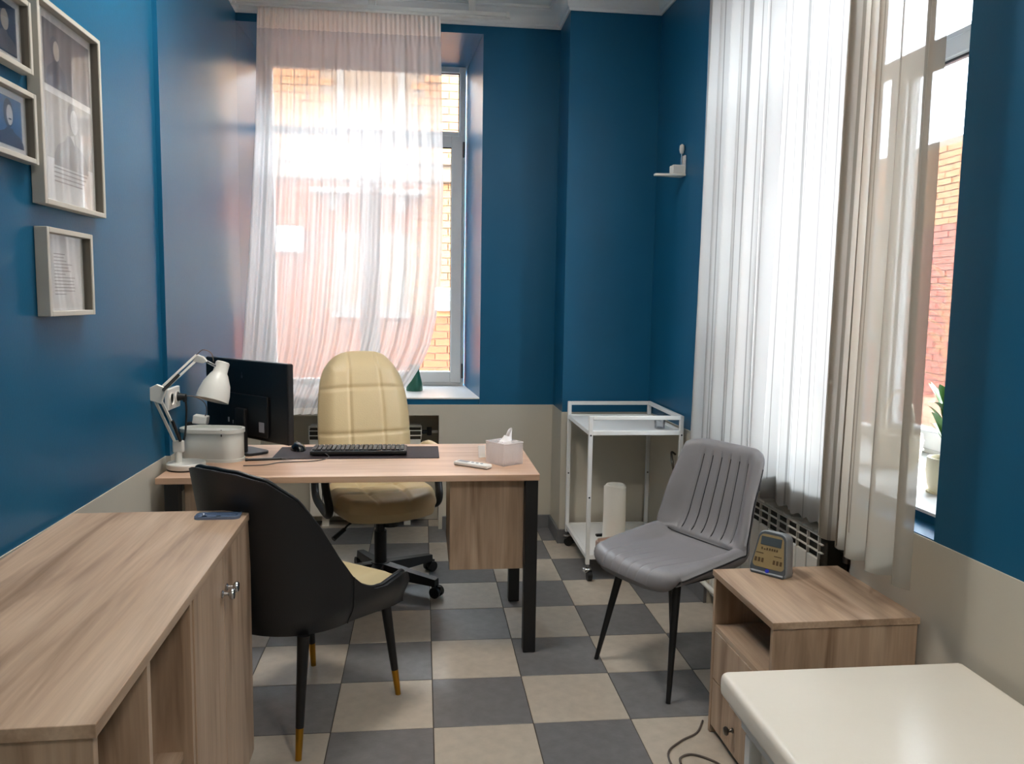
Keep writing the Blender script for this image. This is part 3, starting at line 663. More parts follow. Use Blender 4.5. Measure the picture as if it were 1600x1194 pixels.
# wall socket and chargers by the desk
s_ = thing('wall_socket', 'white wall socket with a black plug above the storage box', 'socket', (-.9935, 3.24, 1.0))
MB().box(0, .016, -.075, .075, -.042, .042, .004, 2).build('plate', 'white_plastic', s_)
for k in (-.036, .036): MB().lathe([(.026, 0), (.028, .004), (.022, .004), (.020, -.004), (0, -.004)], n=20, M=Matrix.Translation((.016, k, 0)) @ Matrix.Rotation(rad(90), 4, 'Y')).build('outlet', 'white_plastic', s_, 40)
p_ = thing('power_plug', 'black plug and cord in the wall socket by the desk', 'plug', (-.976, 3.276, 1.0))
MB().cyl((0, 0, 0), (.03, 0, 0), .017, .013, n=14).box(.02, .035, -.008, .008, -.02, .012, .003, 1).build('plug_body', 'black_plastic', p_)
MB().tube([(.03, 0, -.01), (.032, 0, -.06), (.025, .0, -.15), (.012, -.02, -.22), (.012, -.015, -.262)], .004, 8).build('cord', 'cable_black', p_)
p_ = thing('phone_charger', 'white charger block with thin cable behind the storage box', 'charger', (-.965, 3.46, TOP))
MB().box(-.03, .03, -.022, .022, 0, .14, .006, 2).build('stand', 'cable_black', p_); MB().box(-.022, .036, -.03, .018, .135, .172, .004, 2, Matrix.Rotation(rad(8), 4, 'Y')).build('block', 'white_plastic', p_)
MB().tube([(.03, 0, .15), (.055, -.02, .18), (.06, -.06, .23), (.03, -.12, .265), (-.01, -.17, .27)], .0022, 6).build('cable', 'cable_grey', p_)

# ------------------------------------------------------------------ office chair
O_ = thing('office_chair', 'cream leather swivel office chair behind the desk', 'chair', (-.20, 3.80, 0), rad(20))
# local: faces -y, x to the sitter's left as seen from the camera's right
def groove(x, lines, w_=.010): return sum(math.exp(-((x-l)/w_)**2) for l in lines)
def back_xy(u, v):
    a = 2*u-1; hw_ = .230+.055*v-.092*v**2.2
    return a*hw_*(1-.10*v**8*a*a), .50+.635*(v-.115*abs(a)**3*v**5), a
def back_f(u, v):
    x, z, a = back_xy(u, v); e = min(u, 1-u, v+.06, 1-v)
    y = .185+.115*v**1.2-.02*math.sin(v*math.pi)+.050*(1-math.sqrt(sm(-.02, .16, e)))+.018*a*a
    y += .009*(groove(a, (-.36, .36), .028)+groove(v, (.36, .72), .011))
    return (x, y, z)
def back_b(u, v):
    x, z, a = back_xy(u, v); e = min(u, 1-u, v+.06, 1-v)
    return (x*.985, .185+.115*v**1.2-.02*math.sin(v*math.pi)+.105-.035*(1-sm(0, .12, e))+.010*a*a, z-.004)
def seat_xy(u, v):
    a, c = 2*u-1, 2*v-1
    return .258*a*math.sqrt(1-.36*c*c), .245*c*math.sqrt(1-.36*a*a)-.01, a, c
def seat_q(a, c, E): e = 1-max(abs(a), abs(c)); return math.sqrt(max(0, 1-(1-min(e/E, 1))**2))
def seat_f(u, v):
    x, y, a, c = seat_xy(u, v); q = seat_q(a, c, .22)
    return (x, y, .438+.058*q-.010*q*(groove(a, (-.34, .34), .035)+groove(c, (.22, -.38), .035))+.012*a*a-.014*sm(.2, 1, -c))
def seat_low(u, v):
    x, y, a, c = seat_xy(u, v); return (x*.99, y*.99, .438-.050*seat_q(a, c, .16)+.012*a*a-.014*sm(.2, 1, -c))
def join_shell(f1, f2, nu, nv):
    b = MB(); W = nu+1
    A = [Vector(f1(i/nu, j/nv)) for j in range(nv+1) for i in range(nu+1)]; Bv = [Vector(f2(i/nu, j/nv)) for j in range(nv+1) for i in range(nu+1)]
    fs = [(j*W+i, j*W+i+1, (j+1)*W+i+1, (j+1)*W+i) for j in range(nv) for i in range(nu)]; n0 = len(A)
    f2_ = [tuple(a+n0 for a in f[::-1]) for f in fs]
    rim = [j for j in range(W)]+[j*W+nu for j in range(1, nv+1)]+[nv*W+i for i in range(nu-1, -1, -1)]+[j*W for j in range(nv-1, 0, -1)]
    side = [(rim[(k+1) % len(rim)], rim[k], rim[k]+n0, rim[(k+1) % len(rim)]+n0) for k in range(len(rim))]
    b.add(A+Bv, fs+f2_+side); return b
join_shell(back_f, back_b, 70, 70).build('backrest', 'cream_leather', O_, 70)
join_shell(seat_f, seat_low, 50, 50).build('seat', 'cream_leather', O_, 70)
for sx in (-1, 1):
    # looped armrest: rear leg from seat up, pad on top, front leg down
    pts = [(sx*.265, .20, .60), (sx*.275, .14, .655), (sx*.282, .04, .672), (sx*.282, -.08, .655)]
    MB().tube(pts, lambda t: .024-.004*abs(2*t-1), 10).build('arm_pad', 'cream_leather', O_, 60)
    MB().tube([(sx*.262, .20, .60), (sx*.272, .20, .50), (sx*.272, .17, .43), (sx*.265, .08, .400), (sx*.265, -.04, .395), (sx*.270, -.09, .44), (sx*.278, -.055, .53), (sx*.282, -.03, .65)], .019, 10).build('arm_frame', 'black_plastic', O_, 60)
MB().box(-.10, .10, -.08, .12, .345, .388, .008, 2).build('tilt_mechanism', 'black_plastic', O_)
MB().bar((0, .10, .37), (0, .26, .42), .08, .02).bar((0, .255, .41), (0, .275, .62), .07, .02, (0, 1, 0)).build('back_bracket', 'black_metal', O_)
MB().tube([(-.09, -.02, .365), (-.17, -.06, .345), (-.20, -.075, .325)], .005, 8).build('lever_rod', 'black_metal', O_); MB().cyl((-.195, -.073, .328), (-.255, -.10, .295), .010, .012, n=12).build('lever_grip', 'black_plastic', O_)
MB().cyl((.05, .0, .30), (.05, .0, .345), .045, n=20).build('tension_knob', 'black_plastic', O_)
MB().cyl((0, 0, .07), (0, 0, .28), .030, n=20).cyl((0, 0, .28), (0, 0, .35), .022, n=20).build('gas_column', 'black_metal', O_, 40)
MB().lathe([(.045, .06), (.05, .07), (.05, .115), (.042, .125), (0, .125)], n=24).build('hub', 'black_plastic', O_, 40)
for k in range(5):
    a = rad(40+72*k)-rad(20); d = Vector((math.cos(a), math.sin(a), 0)); tip = d*.32
    b = MB(); n_ = d.cross(Vector((0, 0, 1)))
    vs = [d*.03+n_*.03+Vector((0, 0, .06)), d*.03-n_*.03+Vector((0, 0, .06)), d*.03-n_*.026+Vector((0, 0, .122)), d*.03+n_*.026+Vector((0, 0, .122)),
          tip+n_*.02+Vector((0, 0, .055)), tip-n_*.02+Vector((0, 0, .055)), tip-n_*.017+Vector((0, 0, .088)), tip+n_*.017+Vector((0, 0, .088))]
    b.add(vs, [(0, 1, 2, 3), (7, 6, 5, 4), (0, 4, 5, 1), (1, 5, 6, 2), (2, 6, 7, 3), (3, 7, 4, 0)]).build('base_arm', 'black_plastic', O_)
    cst = MB().cyl(tip+Vector((0, 0, .03)), tip+Vector((0, 0, .06)), .008, n=10).bar(tip-n_*.006+Vector((0, 0, .04)), tip+n_*.006+Vector((0, 0, .04)), .05, .03).build('caster', 'black_plastic', O_)
    for sg in (-1, 1): MB().cyl(tip+n_*sg*.008+Vector((0, 0, .027)), tip+n_*sg*.026+Vector((0, 0, .027)), .0265, n=20).build('wheel', 'black_plastic', cst, 40)

# ------------------------------------------------------------------ charcoal chair (faces the desk)
C_ = thing('upholstered_chair', 'charcoal leather chair with curved back and gold-tipped legs before the desk', 'chair', (-.391, 2.648, 0), -math.atan2(.604, .797))
def uplan(t, w_=.25, yf=.27, yb=-.05):
    """t in 0..1 from front right round the back to front left -> x, y, and outward normal"""
    Ls = yf-yb; La = math.pi*w_; tot = 2*Ls+La; d = t*tot
    if d < Ls: return w_, yf-d, 1, 0
    if d < Ls+La:
        a = (d-Ls)/w_; return w_*math.cos(a), yb-w_*math.sin(a)*1.02, math.cos(a), -math.sin(a)
    return -w_, yb+(d-Ls-La), -1, 0
def htop(t):
    t = abs(t-.5)*2
    return interp([(0, .90), (.10, .896), (.20, .872), (.30, .808), (.40, .700), (.48, .605), (.56, .530), (.64, .480), (.72, .452), (.80, .446), (.88, .456), (.93, .463), (.965, .458), (.985, .446), (1, .420)], t)
def hbot(t):
    t = abs(t-.5)*2; return interp([(0, .375), (.6, .365), (.85, .345), (1, .335)], t)
def cshell(off, zpad=0):
    def f(u, v):
        x, y, nx, ny = uplan(u); z0_, z1_ = hbot(u)+zpad*.4, htop(u)-abs(off)*.2; z = z0_+(z1_-z0_)*v
        lean = .16*max(0, z-.46)*max(0, -ny) + .10*max(0, z-.46)*abs(nx)*.3
        tuck = -.035*(1-sm(.34, .44, z)); q = 1-.05*sm(.90, 1, abs(u-.5)*2)
        return ((x+nx*(off+lean+tuck))*q, y+ny*(off+lean+tuck), z)
    return f
join_shell(cshell(0), cshell(-.045, .2), 110, 24).build('shell', 'charcoal_leather', C_, 60)
rim_pts = [Vector(cshell(-.022)(k/60, 1))+Vector((0, 0, .004)) for k in range(61)]
MB().tube(rim_pts, .0065, 8, 2).build('piping', 'black_plastic', C_, 60)
MB().tube([Vector(cshell(.0012)(.215, k/10)) for k in range(11)], .002, 6, 2).build('seam', 'black_plastic', C_, 60)
def cseat_t(u, v):
    a, c = 2*u-1, 2*v-1; x = .205*a*(math.sqrt(1-.35*c*c) if c < 0 else 1); y = .02+.25*c
    e = min(u, 1-u, v, 1-v); return (x, y, .425+.035*sm(0, .15, e))
def cseat_b(u, v): x, y, z = cseat_t(u, v); return (x*.9, y*.9+.01, .405)
join_shell(cseat_t, cseat_b, 30, 30).build('seat_cushion', 'beige_leather', C_, 60)
def cin(u, v):
    x, y, z = cshell(-.0465)(.24+.52*u, .30+.66*v); return (x, y, max(z, .45))
MB().grid(cin, 50, 20, th=.004).build('inner_back', 'beige_leather', C_, 60)
for sx in (-1, 1):
    for yy in (-.24, .24):
        top = Vector((sx*.185, yy*.80, .372)); bot = Vector((sx*.2065, yy, .0)); mid = top.lerp(bot, .74)
        lg = MB().cyl(top, mid, .019, .0125, n=16).build('leg', 'black_metal', C_, 40)
        MB().cyl(mid, bot, .0126, .0098, n=16).build('gold_tip', 'gold', lg, 40)

# ------------------------------------------------------------------ grey chair
G_ = thing('shell_chair', 'grey leather side chair with channel-stitched back and black legs', 'chair', (.96, 2.84, 0), math.atan2(.897, -.441))
prof_s = [(0, .225, .405), (.04, .238, .432), (.10, .222, .448), (.25, .12, .446), (.42, -.03, .438), (.52, -.120, .446), (.58, -.165, .474), (.64, -.190, .525), (.75, -.218, .625), (.88, -.252, .748), (.96, -.270, .824), (1, -.278, .856)]
PY = [(a, b_) for a, b_, c in prof_s]; PZ = [(a, c) for a, b_, c in prof_s]
HW = [(0, .170), (.04, .195), (.10, .222), (.25, .236), (.45, .240), (.58, .236), (.70, .230), (.85, .216), (.95, .208), (1, .202)]
def ismooth(tab, v, h=.035): return sum(interp(tab, max(0, min(1, v+k*h/3))) for k in range(-3, 4))/7 if h < v < 1-h else interp(tab, v)
def chair_m(u, v):
    y = ismooth(PY, v); z = ismooth(PZ, v); a = 2*u-1; e = abs(a); hw_ = ismooth(HW, v)
    seatk = 1-sm(.48, .66, v); curl = sm(.55, 1.0, e)**1.5
    z += .050*seatk*curl*sm(.10, .50, v); y += .060*(1-seatk)*curl*(1-.4*sm(.75, 1, v))
    y -= .012*(1-seatk)*(1-e*e); z -= .010*seatk*(1-a*a)
    fr = 1-sm(0, .22, v); y -= .055*fr*e**4; tp_ = sm(.80, 1, v); z -= .022*tp_*e**7
    return Vector((-hw_*a, y, z))
def chair_side(sgn, H, extra=0):
    def f(u, v):
        u_, v_ = min(max(u, .004), .996), min(max(v, .004), .996); d_ = .004
        n = (chair_m(u_+d_, v_)-chair_m(u_-d_, v_)).cross(chair_m(u_, v_+d_)-chair_m(u_, v_-d_)).normalized()
        a = 2*u-1; eu = (1-abs(a))*.23; ev = min(v, 1-v)*.95; E = .045
        q = lambda e: math.sqrt(max(0, 1-(1-min(e/E, 1))**2))
        h = H*(1-.35*sm(.55, .7, v))*q(eu)*q(ev)
        if sgn > 0:
            fl = sum(math.exp(-((a-l)/.020)**2) for l in CH); h -= .007*fl*sm(.585, .61, v)*(1-sm(.92, .96, v))*q(ev)
            h -= .003*fl*sm(.03, .06, v)*(1-sm(.14, .40, v)); h -= .012*math.exp(-((v-.565)/.010)**2)*(1-sm(.72, .86, abs(a)))
        return chair_m(u, v)+n*h*sgn*FS+n*extra*FS
    return f
CH = (-.52, -.30, -.08, .14, .36, .58); FS = 1
tn = (chair_m(.51, .3)-chair_m(.49, .3)).cross(chair_m(.5, .31)-chair_m(.5, .29))
FS = 1 if tn.z > 0 else -1
FT, BK = chair_side(1, .034), chair_side(-1, .030)
join_shell(FT, BK, 130, 120).build('seat_shell', 'grey_leather', G_, 80)
for l in CH: MB().tube([FT((l+1)/2, .60+.33*k/12)+Vector((0, .0012, 0)) for k in range(13)], .0018, 5, 1).build('stitch', 'charcoal_leather', G_)
MB().tube([FT(.11+.78*k/20, .565)+Vector((0, .002, .003)) for k in range(21)], .0022, 5, 1).build('seam', 'charcoal_leather', G_)
for u in (.001, .999): MB().tube([BK(u, .12+.83*k/30) for k in range(31)], .0028, 6, 1).build('piping', 'charcoal_leather', G_, 60)
MB().box(-.14, .14, -.15, .15, .385, .405, .004, 1).build('seat_frame', 'black_metal', G_)
for sx in (-1, 1):
    for yy in (-.204, .204):
        MB().cyl((sx*.145, yy*.62, .405), (sx*.202, yy, 0), .0165, .0085, n=14).build('leg', 'black_metal', G_, 40)

# ------------------------------------------------------------------ low cabinet on the left
K_ = thing('low_cabinet', 'low wooden cabinet with open shelves and two doors along the left wall', 'cabinet', (-.995, 2.335, 0), rad(1.3))
W_ = .495; L = 1.19; Hc = .78     # x 0..W_, y -L..0
MB().box(0, W_, -L, 0, Hc-.022, Hc, .001, 1).build('top_panel', 'wood_y', K_)
MB().box(.0, W_-.006, -L+.003, -L+.021, 0, Hc-.0222, .0008, 1).build('side_panel', 'wood_z', K_)
MB().box(.0, W_-.022, -.018, -.001, 0, Hc-.0222, .0008, 1).build('side_panel', 'wood_z', K_)
MB().box(0, .008, -L+.021, -.018, .02, Hc-.0222).build('back_panel', 'wood_z', K_)
MB().box(.008, W_-.022, -L+.021, -.018, .06, .078).build('bottom_panel', 'wood_y', K_)
MB().box(.35, .366, -L+.021, -.018, 0, .0598).build('plinth', 'wood_y', K_)
for yy in (-.925, -.64): MB().box(.008, W_-.008, yy-.009, yy+.009, .0782, Hc-.0222, .0008, 1).build('divider', 'wood_z', K_)
for ya, yb in ((-L+.021, -.934), (-.916, -.649)): MB().box(.008, W_-.03, ya, yb, .40, .416).build('shelf', 'wood_y', K_)
for ya, yb, ky in ((-.632, -.356, -.375), (-.352, -.003, -.325)):
    d_ = MB().box(W_-.021, W_-.004, ya, yb, .035, Hc-.025, .0012, 1).build('door', 'wood_z', K_)
    MB().lathe([(.009, 0), (.010, .003), (.005, .006), (.0045, .016), (.0125, .021), (.0145, .026), (.012, .031), (0, .033)], n=20, M=Matrix.Translation((W_-.004, ky, .665)) @ Matrix.Rotation(rad(90), 4, 'Y')).build('knob', 'chrome', d_, 50)
t_ = thing('shallow_tray', 'small blue-grey glass tray on the far corner of the low cabinet', 'tray', (-.575, 2.272, Hc), rad(1))
o1 = rrect(.125, .058, .016, 5); o2 = rrect(.108, .042, .012, 5); n_ = len(o1)
MB().add([(x, y, 0) for x, y in o1]+[(x, y, .007) for x, y in o1]+[(x, y, .007) for x, y in o2]+[(x*.94, y*.9, .002) for x, y in o2],
    [(i, (i+1) % n_, n_+(i+1) % n_, n_+i) for i in range(n_)]+[(n_+i, n_+(i+1) % n_, 2*n_+(i+1) % n_, 2*n_+i) for i in range(n_)]+[(2*n_+i, 2*n_+(i+1) % n_, 3*n_+(i+1) % n_, 3*n_+i) for i in range(n_)]+[tuple(range(3*n_, 4*n_)), tuple(range(n_))[::-1]]).build('dish', 'glass_blue', t_, 40)
for k in (-.038, .0): MB().lathe([(.006, 0.0022), (.007, .004), (.0, .005)], c=(k, 0, 0), n=12).build('stud', 'chrome', t_)

# ------------------------------------------------------------------ nightstand with device
S_ = thing('nightstand', 'wooden nightstand with open shelf and two drawers by the right wall', 'nightstand', (1.16, 2.183, 0), rad(0.8))
a_, d_, Hn = .212, .212, .547
MB().box(-a_-.004, a_+.004, -d_-.004, d_+.004, Hn-.020, Hn, .001, 1).build('top_panel', 'wood_y', S_)
MB().box(-a_, a_, -d_, -d_+.016, 0, Hn-.0202, .0008, 1).build('side_panel', 'wood_z', S_); MB().box(-a_, a_, d_-.016, d_, 0, Hn-.0202, .0008, 1).build('side_panel', 'wood_z', S_)
MB().box(a_-.012, a_, -d_+.016, d_-.016, .02, Hn-.0202).build('back_panel', 'wood_z', S_)
MB().box(-a_+.004, a_-.012, -d_+.016, d_-.016, .352, .368).build('shelf', 'wood_y', S_); MB().box(-a_+.02, a_-.012, -d_+.016, d_-.016, .03, .046).build('bottom_panel', 'wood_y', S_)
for za, zb, kz in ((.190, .350, .225), (.028, .186, .105)):
    w_ = MB().box(-a_+.002, -a_+.018, -d_+.018, d_-.018, za, zb, .001, 1).build('drawer', 'wood_z', S_)
    MB().lathe([(.008, 0), (.009, .003), (.005, .006), (.0045, .014), (.012, .018), (.014, .023), (.011, .028), (0, .030)], n=18, M=Matrix.Translation((-a_+.002, .02, kz)) @ Matrix.Rotation(rad(-90), 4, 'Y')).build('knob', 'knob_metal', w_, 50)
V_ = thing('therapy_device', 'small grey electronic device with display on the nightstand', 'device', (1.098, 2.325, Hn), math.atan2(2.273-2.353, 1.104-1.036))
V_.scale = (1.13, 1.13, 1.13); V_.location.x -= .006
TL = Matrix.Rotation(rad(-14), 4, 'X')
def dev_outline(w0, w1, h, r, n=6):
    pts = []
    for cx, cz, a0 in ((w0/2-r*.7, r*.7, -90), (w1/2-r, h-r, 0), (-w1/2+r, h-r, 90), (-w0/2+r*.7, r*.7, 180)):
        rr = r if cz > h/2 else r*.7
        for k in range(n+1): a = rad(a0+90*k/n); pts.append((cx+rr*math.cos(a), cz+rr*math.sin(a)))
    return pts
RX = TL @ Matrix.Rotation(rad(90), 4, 'X')
MB().prism(dev_outline(.112, .088, .125, .022), -.045, .0, RX, .006, 2).build('housing', 'device_grey', V_, 40)
MB().box(-.050, .050, -.004, .062, 0, .010, .003, 1).build('base', 'device_dark', V_)
MB().prism(dev_outline(.104, .082, .117, .020), -.0005, .0022, RX @ Matrix.Translation((0, .004, 0)), .001, 1).build('bezel', 'device_dark', V_, 40)
MB().prism(dev_outline(.092, .072, .094, .015), .0018, .0032, RX @ Matrix.Translation((0, .020, 0))).build('face_plate', 'device_panel', V_)
MB().box(-.030, .030, .0, .0015, .0, .024, M=TL @ Matrix.Translation((0, -.0046, .083))).build('display', 'lcd', V_)
b = MB()
for k, x in enumerate((-.026, -.018, -.011, -.003, .004, .011, .018)): b.box(x, x+.004, -.0042, -.0034, .070, .0765 if k != 1 else .0735, M=TL)
b.box(-.040, -.018, -.0042, -.0034, .058, .0605, M=TL).box(.014, .036, -.0042, -.0034, .056, .0585, M=TL)
for x in (-.038, -.028, -.018, .016, .026, .036): b.box(x-.003, x+.003, -.0042, -.0034, .034, .046, M=TL)
b.build('markings', 'ink_brown', V_)
MB().lathe([(.0055, 0), (.0055, .003), (0, .0032)], n=14, M=TL @ Matrix.Translation((.0, -.0022, .0125)) @ Matrix.Rotation(rad(90), 4, 'X')).build('button', 'blue_mark', V_)

# ------------------------------------------------------------------ treatment couch
U_ = thing('treatment_couch', 'cream vinyl treatment couch with white frame in the right foreground', 'couch', (1.04, .82, 0))
hw_, y0_, y1_ = .318, -.95, .95
MB().box(-hw_, hw_, y0_, y1_, .455, .518, .018, 4).build('cushion', 'cream_vinyl', U_, 50)
MB().box(-hw_+.02, hw_-.02, y0_+.02, y1_-.02, .436, .4548, .002, 1).build('board', 'white_metal', U_)
for sx in (-1, 1):
    MB().box(sx*.262-.016, sx*.262+.016, y0_+.05, y1_-.05, .396, .4358, .003, 1).build('side_rail', 'white_metal', U_)
    for sy in (-1, 1): MB().box(sx*.262-.016, sx*.262+.016, sy*.86-.016, sy*.86+.016, 0, .3958, .003, 1).build('leg', 'white_metal', U_)
for sy in (-1, 1): MB().box(-.246, .246, sy*.86-.014, sy*.86+.014, .360, .3958, .003, 1).build('cross_rail', 'white_metal', U_); 
MB().box(-.246, .246, .855, .865, .16, .3598, .002, 1).build('end_panel', 'cream_vinyl', U_)
MB().box(-.252, -.242, -.84, .84, .20, .3955, .002, 1).build('side_panel', 'cream_vinyl', U_)

# ------------------------------------------------------------------ trolley
T_ = thing('trolley', 'white metal trolley on casters in the corner', 'trolley', (1.064, 4.085, 0))
tx, ty = .232, .285; q = .020
for sx in (-1, 1):
    for sy in (-1, 1):
        p = MB().box(sx*tx-q/2, sx*tx+q/2, sy*ty-q/2, sy*ty+q/2, .085, .842, .002, 1).build('post', 'white_metal', T_)
        for zz in (.43, .745): MB().cyl((sx*tx, sy*ty-q/2-.001, zz), (sx*tx, sy*ty-q/2+.001, zz), .0045, n=10).build('screw', 'black_metal', p)
        cx, cy = sx*tx, sy*ty; aa = .6*sx+sy
        k = MB().cyl((cx, cy, .06), (cx, cy, .086), .007, n=10).lathe([(.022, .060), (.024, .064), (.02, .068), (0, .068)], c=(cx, cy, 0), n=16).bar((cx-.016, cy, .045), (cx+.018, cy+.006, .064), .03, .004).build('caster', 'chrome', T_, 40)
        dv = Vector((math.sin(aa), math.cos(aa), 0))*.012; c0 = Vector((cx+.012, cy, .026))
        MB().cyl(c0-dv, c0+dv, .026, n=20).build('wheel', 'black_plastic', k, 40)
def rail(nm, x0, x1, y0, y1, z0, z1, mt='white_metal'): MB().box(x0, x1, y0, y1, z0, z1, .002, 1).build(nm, mt, T_)
h_ = q/2
rail('top_rail', -tx+h_, tx-h_, ty-h_, ty+h_, .822, .842); rail('top_rail', -tx+h_, tx-h_, -ty-h_, -ty+h_, .822, .842); rail('top_rail', tx-h_, tx+h_, -ty+h_, ty-h_, .822, .842)
rail('shelf_rail', -tx+h_, tx-h_, -ty-h_, -ty+h_, .745, .768); rail('shelf_rail', -tx+h_, tx-h_, ty-h_, ty+h_, .745, .768); rail('shelf_rail', -tx-h_, -tx+h_, -ty+h_, ty-h_, .745, .768); rail('shelf_rail', tx-h_, tx+h_, -ty+h_, ty-h_, .745, .768)
rail('shelf_panel', -tx+h_, tx-h_, -ty+h_, ty-h_, .752, .762)
rail('lower_rail', -tx+h_, tx-h_, -ty-h_, -ty+h_, .112, .134); rail('lower_rail', -tx+h_, tx-h_, ty-h_, ty+h_, .112, .134); rail('lower_rail', -tx-h_, -tx+h_, -ty+h_, ty-h_, .112, .134); rail('lower_rail', tx-h_, tx+h_, -ty+h_, ty-h_, .112, .134)
rail('shelf_panel', -tx+h_, tx-h_, -ty+h_, ty-h_, .120, .131)
R_ = thing('paper_roll', 'white paper towel roll standing on the lower trolley shelf', 'paper roll', (1.015, 4.0, .131))
def roll_f(u, v):
    a = 2*math.pi*u; r = .060*(1+.02*math.sin(3*a+v*4)-.03*v*v); return (r*math.cos(a), r*math.sin(a), .31*v+.006*math.sin(2*a)*v)
MB().grid(roll_f, 40, 14).lathe([(.058, .302), (.045, .318), (.03, .312), (.022, .30), (0, .29)], n=40).build('paper', 'paper_roll', R_, 60)
MB().cyl((0, 0, .0), (0, 0, .30), .018, n=16).build('core', 'stem', R_)
x_ = thing('packet', 'small pinkish packet beside the paper roll on the trolley', 'packet', (.945, 3.875, .131), .3)
MB().box(-.05, .05, -.03, .03, 0, .055, .01, 3).build('pouch', 'pink_box', x_); MB().box(-.05, .05, -.004, .004, .053, .068, .002, 1).build('seal', 'pink_box', x_)
x_ = thing('hand_tool', 'short black tool lying behind the paper roll on the trolley', 'tool', (.985, 4.12, .131), .1)
MB().box(-.04, .03, -.012, .012, 0, .012, .003, 1).build('handle', 'black_plastic', x_); MB().box(.03, .06, -.006, .006, .002, .008, .002, 1).build('blade', 'chrome', x_)
g_ = thing('drinking_glass', 'small clear glass on the upper trolley shelf', 'glass', (1.215, 3.90, .762))
MB().lathe([(.024, 0), (.026, .002), (.030, .075), (.0285, .075), (.0245, .006), (0, .006)], n=28).build('cup', 'clear_cup', g_, 50)
MB().lathe([(.0238, .0065), (.0275, .045), (0, .045)], n=24).build('water', 'clear_cup', g_, 50)
tag(MB().tube([rw(.50, -.012, .62), rw(.52, -.04, .635), rw(.56, -.05, .60), rw(.57, -.04, .54), rw(.56, -.012, .50)], .006, 8).build('wall_hook', 'knob_metal', smooth=60), 'dark looped hook on the wall beside the trolley', 'hook')

# ------------------------------------------------------------------ wall bracket on the right wall
k_ = thing('wall_bracket', 'white wall bracket with a tapering flat shelf and small oval knob', 'bracket', rw(.44, 0, 2.06), math.atan2(RD.y, RD.x))
MB().prism([(-.035, -.002), (.035, -.002), (.030, -.06), (.012, -.155), (-.012, -.155), (-.030, -.06)], -.014, -.002, bev=.003).build('shelf', 'lamp_paint', k_)
MB().box(-.028, .028, -.068, -.002, -.002, .042, .005, 2).build('block', 'lamp_paint', k_); MB().box(-.03, .03, -.010, -.0005, -.014, .09, .003, 2).build('back_plate', 'lamp_paint', k_)
MB().cyl((0, -.014, .04), (0, -.014, .105), .005, n=10).build('stem', 'chrome', k_); MB().lathe([(0, 0), (.010, .006), (.014, .024), (.012, .044), (0, .052)], c=(0, -.014, .098), n=18).build('knob', 'lamp_paint', k_, 60)

# ------------------------------------------------------------------ framed pictures on the left wall (local: x = depth from the wall, y = along, z up)
def picture(label, y0, y1, z0, z1, depth, fw, contents):
    F_ = thing('picture_frame', label, 'picture', (-1.009, (y0+y1)/2, (z0+z1)/2)); w2, h2 = (y1-y0)/2, (z1-z0)/2
    for bx in ((-w2, -w2+fw, -h2, h2), (w2-fw, w2, -h2, h2), (-w2+fw, w2-fw, -h2, -h2+fw), (-w2+fw, w2-fw, h2-fw, h2)):
        MB().box(0, depth, bx[0], bx[1], bx[2], bx[3], .0012, 1).build('rail', 'frame_pale', F_)
    i = fw
    for bx in ((-w2+i, -w2+i+.002, -h2+i, h2-i), (w2-i-.002, w2-i, -h2+i, h2-i)): MB().box(.004, depth-.003, *bx).build('inner_edge', 'frame_inner', F_)
    MB().box(.001, .009, -w2+i, w2-i, -h2+i, h2-i).build('mount', 'mat_board', F_)
    for nm, mt, poly, lv in contents:
        x = .0095+.0004*lv
        MB().add([(x, p[0]*w2, p[1]*h2) for p in poly], [tuple(range(len(poly)))]).build(nm, mt, F_)
    MB().box(.0165, .018, -w2+i, w2-i, -h2+i, h2-i).build('glass', 'picture_glass', F_)
def rectp(a, b_, c, d): return [(a, c), (b_, c), (b_, d), (a, d)]
def oval(cx, cy, rx, ry, n=20): return [(cx+rx*math.cos(2*math.pi*k/n), cy+ry*math.sin(2*math.pi*k/n)) for k in range(n)]
def bust(cx, cy, sx, sy):   # shoulders
    return [(cx+sx*x, cy+sy*y) for x, y in ((-1, -1), (1, -1), (.95, -.55), (.75, -.15), (.30, .12), (.22, .35), (-.22, .35), (-.35, .10), (-.80, -.20), (-.98, -.6))]
def lines(y_top, n, step, a, b_, lv=3): return [('text_line', 'print_ink', rectp(a, b_-(.18 if k == n-1 else .05*(k % 3)), y_top-step*k-step*.32, y_top-step*k), lv) for k in range(n)]
picture('tall pale framed poster with two stacked portraits and a caption', 2.215, 2.615, 1.640, 2.171, .033, .014,
    [('print_area', 'print_dark', rectp(-.62, .84, .22, .86), 1), ('figure', 'print_night', bust(-.25, .45, .32, .22), 2), ('hair', 'print_night', oval(-.28, .62, .14, .12), 2), ('face', 'print_mid', oval(-.24, .60, .09, .10), 3),
     ('print_area', 'print_mid', rectp(-.62, .84, -.50, .15), 1), ('figure', 'print_ink', bust(.12, -.30, .55, .26), 2), ('hair', 'print_ink', oval(.20, .0, .17, .15), 2), ('face', 'paper', oval(.24, -.04, .12, .13), 3), ('collar', 'paper', [(.10, -.20), (.22, -.18), (.24, -.30)], 3)]+lines(-.58, 4, .045, -.45, .62))
picture('small pale framed sheet of printed text below the tall poster', 2.215, 2.505, 1.345, 1.581, .033, .014,
    [('sheet', 'paper', rectp(-.82, .82, -.82, .82), 1)]+[('text_line', 'print_ink', rectp(-.42, e, y_-.022, y_), 2) for y_, e in zip([.45-.078*k for k in range(13)], (.05, .0, .1, .35, .18, .28, .05, .45, .40, .42, .45, .44, .05))])
